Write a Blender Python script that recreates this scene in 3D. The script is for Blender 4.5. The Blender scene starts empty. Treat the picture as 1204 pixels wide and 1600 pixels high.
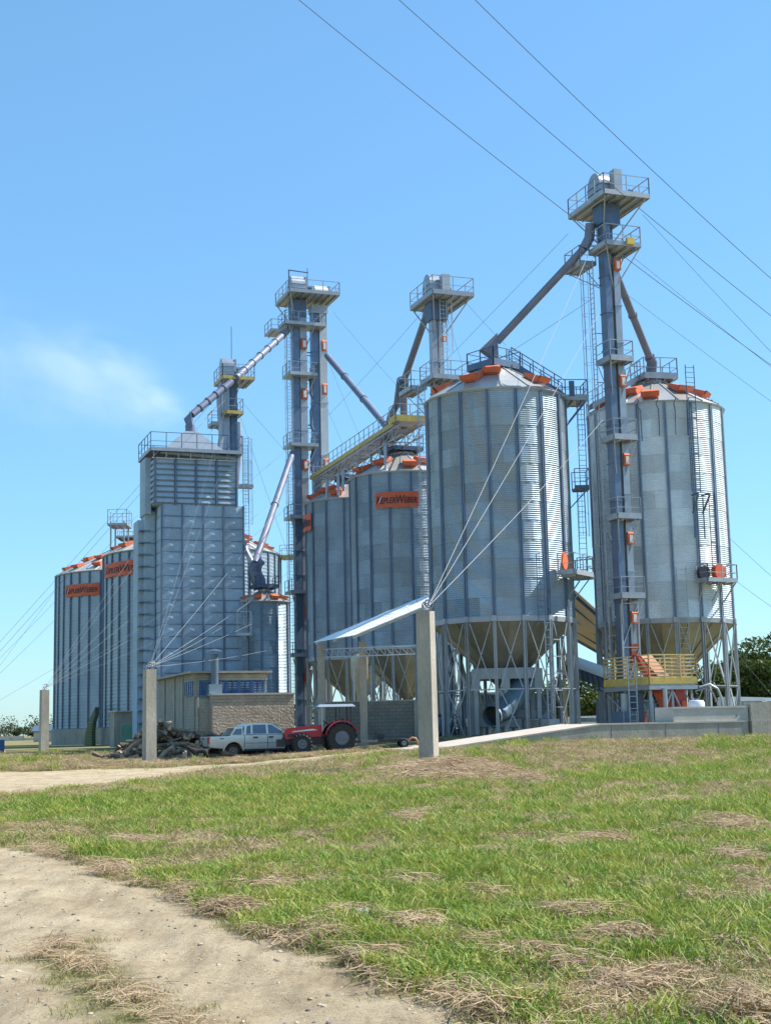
import bpy, math, random
import numpy as np
from mathutils import Vector, Matrix, noise as mnoise
random.seed(7); rng = np.random.default_rng(7)
R_ = math.radians
scene = bpy.context.scene
COL = scene.collection

# ---------------------------------------------------------------- camera, sky, sun, exposure
CAMH = 1.6; FPX = 2200.0; PITCH = math.atan(336/2200.0); ROLL = R_(-1.26)
cam_data = bpy.data.cameras.new('camera')
cam = bpy.data.objects.new('camera', cam_data); COL.objects.link(cam)
CAMR = Matrix.Rotation(math.pi/2+PITCH, 3, 'X') @ Matrix.Rotation(ROLL, 3, 'Z')
cam.matrix_world = Matrix.Translation((0, 0, CAMH)) @ CAMR.to_4x4()
cam_data.sensor_fit = 'VERTICAL'; cam_data.sensor_height = 24.0
cam_data.lens = 24.0*FPX/1600.0
cam_data.clip_start = 0.1; cam_data.clip_end = 6000
scene.camera = cam

SUN_AZ = R_(13)      # direction of the sun measured from +X towards +Y
SUN_EL = R_(50)
world = bpy.data.worlds.new('World'); scene.world = world; world.use_nodes = True
wn = world.node_tree; bg = wn.nodes['Background']
sky = wn.nodes.new('ShaderNodeTexSky'); sky.sky_type = 'NISHITA'; sky.sun_disc = False
sky.sun_elevation = SUN_EL; sky.sun_rotation = math.pi/2 - SUN_AZ
sky.altitude = 100; sky.air_density = 1.2; sky.dust_density = 0.25; sky.ozone_density = 4.0
tint = wn.nodes.new('ShaderNodeMix'); tint.data_type = 'RGBA'; tint.blend_type = 'MULTIPLY'; tint.inputs[0].default_value = 1.0
tint.inputs[7].default_value = (.72, .965, 1.17, 1)          # the camera's cool white balance on the clear sky
wn.links.new(sky.outputs[0], tint.inputs[6]); 
veil = wn.nodes.new('ShaderNodeMix'); veil.data_type = 'RGBA'; veil.inputs[0].default_value = .30; veil.inputs[7].default_value = (1.65, 3.75, 5.2, 1)   # constant blue mixed in to flatten the sky gradient
wn.links.new(tint.outputs[2], veil.inputs[6]); wn.links.new(veil.outputs[2], bg.inputs[0]); bg.inputs[1].default_value = 0.105
sd = bpy.data.lights.new('sun', 'SUN'); sd.energy = 5.0; sd.angle = R_(0.5); sd.color = (1.0, 0.955, 0.88)
sun = bpy.data.objects.new('sun', sd); COL.objects.link(sun)
sdir = Vector((math.cos(SUN_EL)*math.cos(SUN_AZ), math.cos(SUN_EL)*math.sin(SUN_AZ), math.sin(SUN_EL)))
sun.rotation_euler = sdir.to_track_quat('Z', 'Y').to_euler(); sun.location = (60, 20, 80)
vs = scene.view_settings
scene.display_settings.display_device = 'sRGB'
vs.view_transform = 'Standard'; vs.look = 'None'; vs.exposure = 0.8; vs.gamma = 1.0; vs.use_curve_mapping = False
scene.cycles.max_bounces = 6; scene.cycles.diffuse_bounces = 3; scene.cycles.glossy_bounces = 3
scene.cycles.transparent_max_bounces = 8; scene.cycles.volume_bounces = 3
scene.cycles.volume_step_rate = 2.0; scene.cycles.volume_max_steps = 64

def at(px, py, Y):
    """a surveyed picture point carried out to distance Y gives a place in the world"""
    d = CAMR @ Vector(((px-602)/FPX, -(py-800)/FPX, -1.0)); t = Y/d.y
    return Vector((0, 0, CAMH)) + d*t
def zt(px, py, Y): return at(px, py, Y).z
def onz(px, py, z):
    d = CAMR @ Vector(((px-602)/FPX, -(py-800)/FPX, -1.0)); t = (z-CAMH)/d.z
    return Vector((0, 0, CAMH)) + d*t

# ---------------------------------------------------------------- mesh helpers
class MB:
    def __init__(s): s.v = []; s.f = []; s.mi = []; s.cur = 0
    def add(s, vs_, fs):
        b = len(s.v); s.v += [tuple(p) for p in vs_]
        for f in fs: s.f.append(tuple(i+b for i in f)); s.mi.append(s.cur)
        return s
    def box(s, c, d, rot=None):
        hx, hy, hz = d[0]/2, d[1]/2, d[2]/2
        p = [Vector((x, y, z)) for x in (-hx, hx) for y in (-hy, hy) for z in (-hz, hz)]
        if rot is not None: p = [rot @ q for q in p]
        c = Vector(c)
        return s.add([q+c for q in p], [(0,1,3,2),(4,6,7,5),(0,4,5,1),(2,3,7,6),(0,2,6,4),(1,5,7,3)])
    def frame(s, p, q):
        p = Vector(p); q = Vector(q); d = q-p; L = d.length
        return p, q, L, d.to_track_quat('Z', 'Y').to_matrix()
    def bar(s, p, q, w, h=None):
        h = h or w; p, q, L, M = s.frame(p, q)
        return s.box((p+q)/2, (w, h, L), M)
    def tube(s, p, q, r, n=8, r2=None, caps=True):
        p, q, L, M = s.frame(p, q); r2 = r if r2 is None else r2
        vs_ = []
        for k in range(n):
            a = 2*math.pi*k/n; c, t = math.cos(a), math.sin(a)
            vs_.append(p + M @ Vector((c*r, t*r, 0))); vs_.append(q + M @ Vector((c*r2, t*r2, 0)))
        fs = [(2*k, 2*((k+1) % n), 2*((k+1) % n)+1, 2*k+1) for k in range(n)]
        if caps: fs += [tuple(2*k for k in range(n-1, -1, -1)), tuple(2*k+1 for k in range(n))]
        return s.add(vs_, fs)
    def path(s, pts, r, n=8, caps=True):
        pts = [Vector(p) for p in pts]; rings = []
        rr = r if isinstance(r, (list, tuple)) else [r]*len(pts)
        up = Vector((0.13, 0.21, 1)).normalized()
        for i, p in enumerate(pts):
            d = (pts[min(i+1, len(pts)-1)]-pts[max(i-1, 0)]).normalized()
            a = d.cross(up); a = a.normalized() if a.length > 1e-4 else d.cross(Vector((1, 0, 0))).normalized()
            b = d.cross(a)
            rings.append([p + a*(math.cos(2*math.pi*k/n)*rr[i]) + b*(math.sin(2*math.pi*k/n)*rr[i]) for k in range(n)])
        vs_ = [v for r_ in rings for v in r_]; fs = []
        for i in range(len(pts)-1):
            for k in range(n):
                k2 = (k+1) % n; fs.append((i*n+k, i*n+k2, (i+1)*n+k2, (i+1)*n+k))
        if caps: fs += [tuple(range(n-1, -1, -1)), tuple((len(pts)-1)*n+k for k in range(n))]
        return s.add(vs_, fs)
    def prism(s, poly, off):
        """extrude a planar 3D polygon by the vector off"""
        n = len(poly); off = Vector(off); a = [Vector(p) for p in poly]
        fs = [tuple(range(n)), tuple(range(2*n-1, n-1, -1))] + [(k, k+n, (k+1) % n+n, (k+1) % n) for k in range(n)]
        return s.add(a+[p+off for p in a], fs)
    def lathe(s, prof, n=24, a0=0.0, a1=2*math.pi, c=(0, 0, 0)):
        full = abs(a1-a0-2*math.pi) < 1e-6; m = n if full else n+1; vs_ = []
        for k in range(m):
            a = a0+(a1-a0)*k/n
            for (r, z) in prof: vs_.append((c[0]+r*math.sin(a), c[1]-r*math.cos(a), c[2]+z))
        L = len(prof); fs = []
        for k in range(n):
            k2 = (k+1) % m
            for j in range(L-1): fs.append((k*L+j, k2*L+j, k2*L+j+1, k*L+j+1))
        return s.add(vs_, fs)
    def mesh(s, name, mats, smooth=False):
        me = bpy.data.meshes.new(name); me.from_pydata(s.v, [], s.f)
        for m in (mats if isinstance(mats, (list, tuple)) else [mats]): me.materials.append(m)
        if any(s.mi): me.polygons.foreach_set('material_index', s.mi)
        if smooth:
            me.polygons.foreach_set('use_smooth', [True]*len(me.polygons))
            me.set_sharp_from_angle(angle=R_(42))
        me.update(); return me
    def build(s, name, mats, parent=None, label=None, smooth=False, kind=None, loc=None):
        return mobj(name, s.mesh(name, mats, smooth), parent, label, kind, loc)

def mobj(name, me, parent=None, label=None, kind=None, loc=None, rotz=None):
    o = bpy.data.objects.new(name, me); COL.objects.link(o)
    if parent is not None: o.parent = parent
    if label: o['label'] = label
    if kind: o['kind'] = kind
    if loc is not None: o.location = loc
    if rotz is not None: o.rotation_euler = (0, 0, rotz)
    return o
def thing(name, label, cat, loc=(0, 0, 0), rotz=0.0, group=None):
    o = bpy.data.objects.new(name, None); COL.objects.link(o); o.empty_display_size = 0.3
    o.location = loc; o.rotation_euler = (0, 0, rotz); o['label'] = label; o['category'] = cat
    if group: o['group'] = group
    return o
def tag(o, label, cat, group=None):
    o['label'] = label; o['category'] = cat
    if group: o['group'] = group
    return o
_uc = {}
def ubox(name, mat, parent, c, d, rot=None, label=None):
    """a box part sharing one unit cube mesh per material"""
    k = ('b', mat.name)
    if k not in _uc: _uc[k] = MB().box((0, 0, 0), (1, 1, 1)).mesh('block_'+mat.name, mat)
    o = mobj(name, _uc[k], parent, label)
    M = Matrix.Translation(c) @ ((rot.to_4x4()) if rot is not None else Matrix.Identity(4)) @ Matrix.Diagonal((d[0], d[1], d[2], 1))
    o.matrix_local = M if parent is not None else M
    return o
def ubar(name, mat, parent, p, q, w, h=None, label=None):
    p = Vector(p); q = Vector(q); d = q-p
    return ubox(name, mat, parent, (p+q)/2, (w, h or w, d.length), d.to_track_quat('Z', 'Y').to_matrix(), label)
def utube(name, mat, parent, p, q, r, label=None):
    k = ('t', mat.name)
    if k not in _uc: _uc[k] = MB().tube((0, 0, -.5), (0, 0, .5), 1, 10).mesh('rod_'+mat.name, mat, True)
    p = Vector(p); q = Vector(q); d = q-p
    o = mobj(name, _uc[k], parent, label)
    o.matrix_local = Matrix.Translation((p+q)/2) @ d.to_track_quat('Z', 'Y').to_matrix().to_4x4() @ Matrix.Diagonal((r, r, d.length, 1))
    return o

# ---------------------------------------------------------------- materials
def nmat(name, col, rough=0.6, metal=0.0, var=0.15, scale=1.5, dirt=None, dirt_amt=0.3, rnd=0.0, bump=0.0, bscale=20.0, stretch=None, fine=0.1):
    m = bpy.data.materials.new(name); m.use_nodes = True; nt = m.node_tree; N = nt.nodes; L = nt.links
    b = N['Principled BSDF']; b.inputs['Roughness'].default_value = rough; b.inputs['Metallic'].default_value = metal
    geo = N.new('ShaderNodeNewGeometry'); mp = N.new('ShaderNodeMapping'); L.new(geo.outputs['Position'], mp.inputs[0])
    if stretch: mp.inputs['Scale'].default_value = stretch
    n1 = N.new('ShaderNodeTexNoise'); n1.inputs['Scale'].default_value = scale; n1.inputs['Detail'].default_value = 6; L.new(mp.outputs[0], n1.inputs[0])
    n2 = N.new('ShaderNodeTexNoise'); n2.inputs['Scale'].default_value = scale*9; n2.inputs['Detail'].default_value = 4; L.new(mp.outputs[0], n2.inputs[0])
    c = Vector(col)
    r = N.new('ShaderNodeValToRGB'); r.color_ramp.elements[0].position = .3; r.color_ramp.elements[1].position = .7
    r.color_ramp.elements[0].color = (*(c*(1-var)), 1); r.color_ramp.elements[1].color = (*(c*(1+var)), 1)
    L.new(n1.outputs[0], r.inputs[0]); out = r.outputs[0]
    mr = N.new('ShaderNodeMapRange'); mr.inputs[3].default_value = 1-fine; mr.inputs[4].default_value = 1+fine
    mr.inputs[1].default_value = .3; mr.inputs[2].default_value = .7; L.new(n2.outputs[0], mr.inputs[0])
    mu = N.new('ShaderNodeVectorMath'); mu.operation = 'SCALE'; L.new(out, mu.inputs[0]); L.new(mr.outputs[0], mu.inputs['Scale']); out = mu.outputs[0]
    if rnd:
        oi = N.new('ShaderNodeObjectInfo'); m2 = N.new('ShaderNodeMapRange'); m2.inputs[3].default_value = 1-rnd; m2.inputs[4].default_value = 1+rnd
        L.new(oi.outputs['Random'], m2.inputs[0]); mv = N.new('ShaderNodeVectorMath'); mv.operation = 'SCALE'
        L.new(out, mv.inputs[0]); L.new(m2.outputs[0], mv.inputs['Scale']); out = mv.outputs[0]
        m3 = N.new('ShaderNodeMapRange'); m3.inputs[3].default_value = rough*0.82; m3.inputs[4].default_value = rough*1.2
        L.new(oi.outputs['Random'], m3.inputs[0]); L.new(m3.outputs[0], b.inputs['Roughness'])
    if dirt:
        n3 = N.new('ShaderNodeTexNoise'); n3.inputs['Scale'].default_value = scale*.8; n3.inputs['Detail'].default_value = 9; n3.inputs['Roughness'].default_value = .7
        m4 = N.new('ShaderNodeMapping'); m4.inputs['Location'].default_value = (7, 3, 5); m4.inputs['Scale'].default_value = (1, 1, .35)
        L.new(geo.outputs['Position'], m4.inputs[0]); L.new(m4.outputs[0], n3.inputs[0])
        r3 = N.new('ShaderNodeMapRange'); r3.inputs[1].default_value = .48; r3.inputs[2].default_value = .72; r3.inputs[4].default_value = dirt_amt; L.new(n3.outputs[0], r3.inputs[0])
        mx = N.new('ShaderNodeMix'); mx.data_type = 'RGBA'; L.new(r3.outputs[0], mx.inputs[0]); L.new(out, mx.inputs[6]); mx.inputs[7].default_value = (*dirt, 1); out = mx.outputs[2]
    L.new(out, b.inputs['Base Color'])
    if bump:
        n4 = N.new('ShaderNodeTexNoise'); n4.inputs['Scale'].default_value = bscale; n4.inputs['Detail'].default_value = 5; L.new(mp.outputs[0], n4.inputs[0])
        bp = N.new('ShaderNodeBump'); bp.inputs['Strength'].default_value = 1; bp.inputs['Distance'].default_value = bump; L.new(n4.outputs[0], bp.inputs['Height']); L.new(bp.outputs[0], b.inputs['Normal'])
    return m
GALV = nmat('galvanised_sheet', (.33, .42, .50), .55, .42, .10, .5, (.27, .265, .24), .4, rnd=.15, fine=.05)
GALV2 = nmat('galvanised_sheet_old', (.30, .37, .43), .48, .5, .10, .4, (.25, .23, .2), .3, rnd=.10, fine=.05)
GALV_LIT = nmat('galvanised_sheet_lit', (.60, .665, .71), .6, .16, .08, .5, (.36, .35, .32), .3, rnd=.16, fine=.05)  # paler than GALV: brightness from the viewing angle is put into the colour
RIB_LIT = nmat('rib_steel_lit', (.20, .26, .34), .55, .3, .1, 1)  # ribs lightened to match, the same brightness painted into their colour
RIB = nmat('rib_steel', (.13, .18, .26), .5, .3, .1, 1, (.2, .17, .14), .2)
STEEL = nmat('structural_steel', (.36, .39, .42), .5, .45, .1, 2, (.28, .24, .19), .35, rnd=.12)
NAVY = nmat('navy_shade_casing', (.135, .19, .285), .45, .35, .12, 1.2, (.2, .19, .18), .2, rnd=.1)  # dark blue also paints the shade on the towers' left trunks
DSTEEL = nmat('dark_steel', (.10, .145, .215), .5, .4, .12, 2, rnd=.15)
CASE = nmat('trunk_casing', (.35, .38, .42), .42, .5, .12, 1.5, (.24, .22, .19), .3, rnd=.1)
ROOF = nmat('roof_sheet', (.50, .50, .47), .36, .45, .06, 1, (.5, .42, .33), .25, rnd=.10)
CONE = nmat('hopper_sheet', (.37, .36, .31), .42, .55, .12, .6, (.26, .22, .16), .45, rnd=.08)
ORANGE = nmat('orange_paint', (.60, .125, .05), .6, 0, .15, 3, (.45, .22, .13), .6, rnd=.12)
ORANGED = nmat('faded_orange_paint', (.62, .10, .035), .55, 0, .08, 2)
WHITEP = nmat('white_plate', (.72, .70, .66), .5, 0, .06, 3, rnd=.05)
YEL = nmat('yellow_paint', (.56, .40, .09), .6, .05, .18, 3, (.32, .27, .15), .7, rnd=.1)
PIPE = nmat('painted_pipe', (.15, .175, .25), .55, .1, .12, 1, (.2, .17, .15), .4)
BLACK = nmat('black_rubber', (.018, .018, .02), .7, 0, .2, 3)
CONC = nmat('concrete', (.36, .325, .265), .9, 0, .16, 1.2, (.22, .2, .17), .55, bump=.014, bscale=14, stretch=(1, 1, .5))
CONCL = nmat('pale_concrete', (.47, .45, .40), .9, 0, .10, 1.0, (.3, .28, .24), .3, bump=.004, bscale=30)
BLUE = nmat('blue_window_paint', (.045, .12, .28), .5, .1, .15, 4)
GLASSD = nmat('dusty_glass', (.08, .17, .33), .25, .1, .3, 3)
# ---------------------------------------------------------------- terrain
def sm(t): t = min(1, max(0, t)); return t*t*(3-2*t)
def seg_d(x, y, pts):
    best = 1e9; side = 1
    for (ax, ay), (bx, by) in zip(pts, pts[1:]):
        dx, dy = bx-ax, by-ay; t = max(0, min(1, ((x-ax)*dx+(y-ay)*dy)/(dx*dx+dy*dy)))
        d = math.hypot(x-ax-t*dx, y-ay-t*dy)
        if d < best: best = d; side = 1 if dx*(y-ay)-dy*(x-ax) > 0 else -1
    return best*side
ROAD_EDGE = [(p.x, p.y) for p in (onz(a, b, 0) for a, b in ((-900, 1275), (-350, 1290), (0, 1322), (110, 1350), (230, 1388), (345, 1440), (480, 1500), (600, 1555), (710, 1600), (900, 1720)))]
P2_NEAR = [(-60, 22), (-22, 30), (-10.2, 37.5), (-9.0, 44), (-7.5, 55), (-4, 60), (-.1, 67), (3.4, 67.6)]
P2_FAR = [(-60, 50), (-30, 57), (-17, 63), (-12.7, 63.5), (-9, 66), (-4.6, 68.5), (0, 74), (3.4, 75)]
TRACK = [(-60, 36), (-25, 44), (-13, 50), (-9.5, 57), (-6, 63), (-2, 67.5), (3, 71)]
MOUND = (1.35, 49.6)
def road_mask(x, y):
    """how much bare dirt: near road and the track to the ramp"""
    w = mnoise.noise(Vector((x*.5, y*.5, 3)))*.55 + mnoise.noise(Vector((x*2.1, y*2.1, 8)))*.22
    d1 = seg_d(x, y, ROAD_EDGE)            # negative on the road side
    m = sm((-d1+w*.8+.5)/.8)
    if x < 0 or y < 12:
        g = mnoise.noise(Vector((x*.8+4, y*.55, 5)))
        ctr = -d1-1.5
        m *= 1-.72*math.exp(-(ctr/.42)**2)*sm((g+.40)/.4)*sm((13.5-y)/3)
    m2 = 0
    if y > 30 and x < 6: m2 = sm(seg_d(x, y, P2_NEAR)/2.2+.55+w)*sm(-seg_d(x, y, P2_FAR)/2.2+.55+w)*(1-sm((x-2.5)/2))*(.95+.35*mnoise.noise(Vector((x*.3, y*.3, 1))))
    # second yard patch of dry ground by the building
    m3 = .6*sm((24-abs(y-84))/8)*sm((14-abs(x+6))/8)*sm(.5+w)
    return max(m, m2 if y > 25 else 0, m3)
def terr(x, y):
    z = .50*sm((y-42)/29)*sm((x+9)/11) + .10*sm((y-58)/30)*(1-sm((x+9)/11)) + .25*sm((y-95)/55)*(1-.5*sm((x+9)/11))
    z += .08*math.exp(-((x-2.0)**2+(y-48.6)**2)/2.0)
    z += .10*sm((y-58)/8)*sm((x-2)/5)+.45*sm((y-80.8)/3.2)*sm((x+7)/4)*(1-sm((x-5)/2))
    z += .30*math.exp(-((x-1.8)/1.5)**2-((y-45.2)/3.2)**2)*(.8+.5*mnoise.noise(Vector((x*1.5, y*.8, 6))))
    if y < 26 and x < 3:
        d_ = -seg_d(x, y, ROAD_EDGE); wv = .10*mnoise.noise(Vector((y*.5, 0, 9)))
        for c_ in (.75, 2.45): z -= .026*math.exp(-((d_-c_-wv)/.20)**2)-.014*math.exp(-((abs(d_-c_-wv)-.34)/.10)**2)
    if y < 95 and abs(x) < 50:
        z += .05*mnoise.noise(Vector((x*.33, y*.33, 0)))+.022*mnoise.noise(Vector((x*1.3, y*1.3, 4)))
    return z-.0
def build_ground():
    xs = sorted(set([round(v, 3) for v in list(np.arange(-6, 9, .16))+list(np.arange(-30, 30, .6))+list(np.arange(-100, 100, 5))+[-2500, -1500, -900, -600, -400, -250, -160, 160, 250, 400, 600, 900, 1500, 2500]]))
    ys = sorted(set([round(v, 3) for v in list(np.arange(4, 24, .16))+list(np.arange(24, 80, .5))+list(np.arange(80, 160, 3))+[-200, -60, -20, -5, 0, 170, 190, 220, 260, 320, 400, 550, 800, 1200, 2000, 3000, 4500]]))
    nx, ny = len(xs), len(ys); V = []; C = []
    for y in ys:
        for x in xs:
            V.append((x, y, terr(x, y))); C.append(road_mask(x, y) if (abs(x) < 70 and 0 < y < 130) else (.8 if (y <= 0) else .25))
    F = [(j*nx+i, j*nx+i+1, (j+1)*nx+i+1, (j+1)*nx+i) for j in range(ny-1) for i in range(nx-1)]
    me = bpy.data.meshes.new('ground'); me.from_pydata(V, [], F)
    a = me.attributes.new('bare', 'FLOAT', 'POINT'); a.data.foreach_set('value', C)
    me.polygons.foreach_set('use_smooth', [True]*len(F))
    m = bpy.data.materials.new('soil_and_turf'); m.use_nodes = True; nt = m.node_tree; N = nt.nodes; L = nt.links; b = N['Principled BSDF']
    b.inputs['Roughness'].default_value = .95; b.inputs['Specular IOR Level'].default_value = .15
    geo = N.new('ShaderNodeNewGeometry')
    def noise(s, d=6, r=.6, sc=None):
        n = N.new('ShaderNodeTexNoise'); n.inputs['Scale'].default_value = s; n.inputs['Detail'].default_value = d; n.inputs['Roughness'].default_value = r
        if sc:
            mp = N.new('ShaderNodeMapping'); mp.inputs['Scale'].default_value = sc; L.new(geo.outputs['Position'], mp.inputs[0]); L.new(mp.outputs[0], n.inputs[0])
        else: L.new(geo.outputs['Position'], n.inputs[0])
        return n.outputs[0]
    def ramp(i, els):
        r = N.new('ShaderNodeValToRGB'); e = r.color_ramp.elements
        e[0].position, e[0].color = els[0][0], (*els[0][1], 1); e[1].position, e[1].color = els[-1][0], (*els[-1][1], 1)
        for p, c in els[1:-1]: q = e.new(p); q.color = (*c, 1)
        L.new(i, r.inputs[0]); return r.outputs[0]
    def mix(f, a_, b_, mode='MIX'):
        x = N.new('ShaderNodeMix'); x.data_type = 'RGBA'; x.blend_type = mode
        if isinstance(f, float): x.inputs[0].default_value = f
        else: L.new(f, x.inputs[0])
        L.new(a_, x.inputs[6]); L.new(b_, x.inputs[7]); return x.outputs[2]
    dirt = ramp(noise(.9, 8, .65), [(.3, (.31, .24, .15)), (.5, (.41, .33, .215)), (.72, (.49, .405, .28))])
    speck = ramp(noise(28, 5, .7), [(.30, (.5, .48, .45)), (.44, (.93, .93, .93)), (.7, (1.12, 1.12, 1.12))])
    dirt = mix(1.0, dirt, speck, 'MULTIPLY')
    rot = N.new('ShaderNodeMapping'); rot.inputs['Rotation'].default_value = (0, 0, R_(22)); rot.inputs['Scale'].default_value = (3.2, .45, 1); L.new(geo.outputs['Position'], rot.inputs[0])
    stn = N.new('ShaderNodeTexNoise'); stn.inputs['Scale'].default_value = 1.6; stn.inputs['Detail'].default_value = 7; stn.inputs['Roughness'].default_value = .7; L.new(rot.outputs[0], stn.inputs[0])
    dirt = mix(1.0, dirt, ramp(stn.outputs[0], [(.32, (.70, .68, .66)), (.48, (.98, .97, .96)), (.7, (1.18, 1.17, 1.15))]), 'MULTIPLY')
    grass = ramp(noise(.7, 8, .7), [(.28, (.12, .135, .045)), (.46, (.19, .185, .07)), (.60, (.28, .225, .11)), (.75, (.35, .265, .15))])
    g2 = ramp(noise(16, 6, .75), [(.3, (.5, .5, .5)), (.6, (1.1, 1.1, 1.1))])
    grass = mix(1.0, grass, g2, 'MULTIPLY')
    at_ = N.new('ShaderNodeAttribute'); at_.attribute_name = 'bare'
    nm = N.new('ShaderNodeMath'); nm.operation = 'MULTIPLY_ADD'; L.new(noise(5, 7, .75), nm.inputs[0]); nm.inputs[1].default_value = .9; nm.inputs[2].default_value = -.45
    ad = N.new('ShaderNodeMath'); ad.operation = 'ADD'; L.new(at_.outputs['Fac'], ad.inputs[0]); L.new(nm.outputs[0], ad.inputs[1])
    mr = N.new('ShaderNodeMapRange'); mr.inputs[1].default_value = .3; mr.inputs[2].default_value = .62; L.new(ad.outputs[0], mr.inputs[0])
    L.new(mix(mr.outputs[0], grass, dirt), b.inputs['Base Color'])
    bp = N.new('ShaderNodeBump'); bp.inputs['Distance'].default_value = .035; L.new(noise(9, 8, .75), bp.inputs['Height'])
    bp2 = N.new('ShaderNodeBump'); bp2.inputs['Distance'].default_value = .012; L.new(noise(60, 4, .7), bp2.inputs['Height']); L.new(bp.outputs[0], bp2.inputs['Normal'])
    L.new(bp2.outputs[0], b.inputs['Normal'])
    me.materials.append(m); return mobj('ground', me, kind='structure')
build_ground()

# ---------------------------------------------------------------- silos
def pol(R, a, z): return Vector((R*math.sin(a), -R*math.cos(a), z))
def corr_panel(R, da, h, waves, amp, cols=3):
    mb = MB(); rows = waves*4; vs_ = []
    for j in range(rows+1):
        z = h*j/rows; r = R + amp*math.sin(2*math.pi*j/4) + .012*(1-j/rows)
        for i in range(cols+1): vs_.append(pol(r, -da/2+da*i/cols, z))
    fs = [(j*(cols+1)+i, j*(cols+1)+i+1, (j+1)*(cols+1)+i+1, (j+1)*(cols+1)+i) for j in range(rows) for i in range(cols)]
    mb.add(vs_, fs); return mb
def rails(name_parent, pts, zfn, mat, h=1.1, post_r=.028, closed=False, mids=1, tb=None, step=1.3):
    """posts, handrail and mid rails along a polyline of local points"""
    P = [Vector(p) for p in pts]; segs = list(zip(P, P[1:]+([P[0]] if closed else [])))[: len(P) if closed else len(P)-1]
    for a, b in segs:
        L = (b-a).length; n = max(1, round(L/step))
        for k in range(n+1):
            if k == 0 and a is not P[0] or (closed and k == n): continue
            q = a.lerp(b, k/n); ubox('rail_post', mat, name_parent, q+Vector((0, 0, h/2)), (post_r*2, post_r*2, h))
        U = Vector((0, 0, 1))
        ubar('handrail', mat, name_parent, a+U*h, b+U*h, post_r*1.7)
        for m_ in range(mids): ubar('mid_rail', mat, name_parent, a+U*h*(m_+1)/(mids+1), b+U*h*(m_+1)/(mids+1), post_r*1.2)
def ladder(parent, base, top, side, mat, w=.46, cage=None, r=.028, rung=.32):
    """ladder with two rails; cage=(z0,z1,outward vector)"""
    base = Vector(base); top = Vector(top); side = Vector(side).normalized()
    lm = MB()
    for s in (-1, 1): lm.bar(base+side*s*w/2, top+side*s*w/2, r*1.6)
    lad = lm.build('ladder', mat, parent)
    n = int((top-base).length/rung)
    rg = MB()
    for k in range(n): 
        q = base.lerp(top, (k+.5)/n); rg.bar(q-side*(w/2-r), q+side*(w/2-r), r)
    rg.build('rungs', mat, lad, kind='stuff')
    if cage:
        z0, z1, out = cage; out = Vector(out).normalized(); cm = MB(); nh = max(2, int((z1-z0)/1.0)); rad = .36
        def arc(t): 
            a = math.pi*t; return side*math.cos(a)*rad + out*(.12+math.sin(a)*(rad*1.75))
        for k in range(nh+1):
            z = z0+(z1-z0)*k/nh; c = Vector((base.x, base.y, z))
            pts = [c+arc(t/6) for t in range(7)]
            for a, b in zip(pts, pts[1:]): cm.bar(a, b, .03, .012)
        for t in (1, 2, 3, 4, 5):
            c0 = Vector((base.x, base.y, z0)); c1 = Vector((base.x, base.y, z1)); cm.bar(c0+arc(t/6), c1+arc(t/6), .022)
        cm.build('safety_cage', mat, parent)
    return lad
def platform(parent, x0, x1, y0, y1, z, mat, rmat=None, toe=.22, th=.06, h=1.1, sides='lrfb', joists=True, tmat=None, toe_th=.05):
    """a deck with toe boards, rails and joists, in the parent's local frame"""
    p = MB().box(((x0+x1)/2, (y0+y1)/2, z), (x1-x0, y1-y0, th)).build('platform', mat, parent)
    rmat = rmat or mat; tmat = tmat or mat; e = toe_th/2
    c = {'f': ((x0, y0), (x1, y0)), 'r': ((x1, y0), (x1, y1)), 'b': ((x1, y1), (x0, y1)), 'l': ((x0, y1), (x0, y0))}
    for s_ in sides:
        (ax, ay), (bx, by) = c[s_]; n = Vector((by-ay, -(bx-ax), 0)).normalized()*(e+.003)
        a = Vector((ax, ay, z+toe/2-.08))+n; b = Vector((bx, by, z+toe/2-.08))+n; d = (b-a).normalized()*.02
        ubox('toe_board', tmat, p, (a+b)/2, (((b-a).length-.02) if abs(bx-ax) > abs(by-ay) else toe_th, ((b-a).length-.02) if abs(by-ay) > abs(bx-ax) else toe_th, toe))
        rails(p, [(ax, ay, z), (bx, by, z)], None, rmat, h=h)
    if joists:
        n = max(2, int((x1-x0)/.55))
        for k in range(n):
            x = x0+(x1-x0)*(k+.5)/n; ubox('joist', mat, p, (x, (y0+y1)/2, z-.1-th/2), (.06, (y1-y0)-.1, .14))
    return p
def brace(parent, p, q, mat, w=.06): return ubar('brace', mat, parent, p, q, w)

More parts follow.
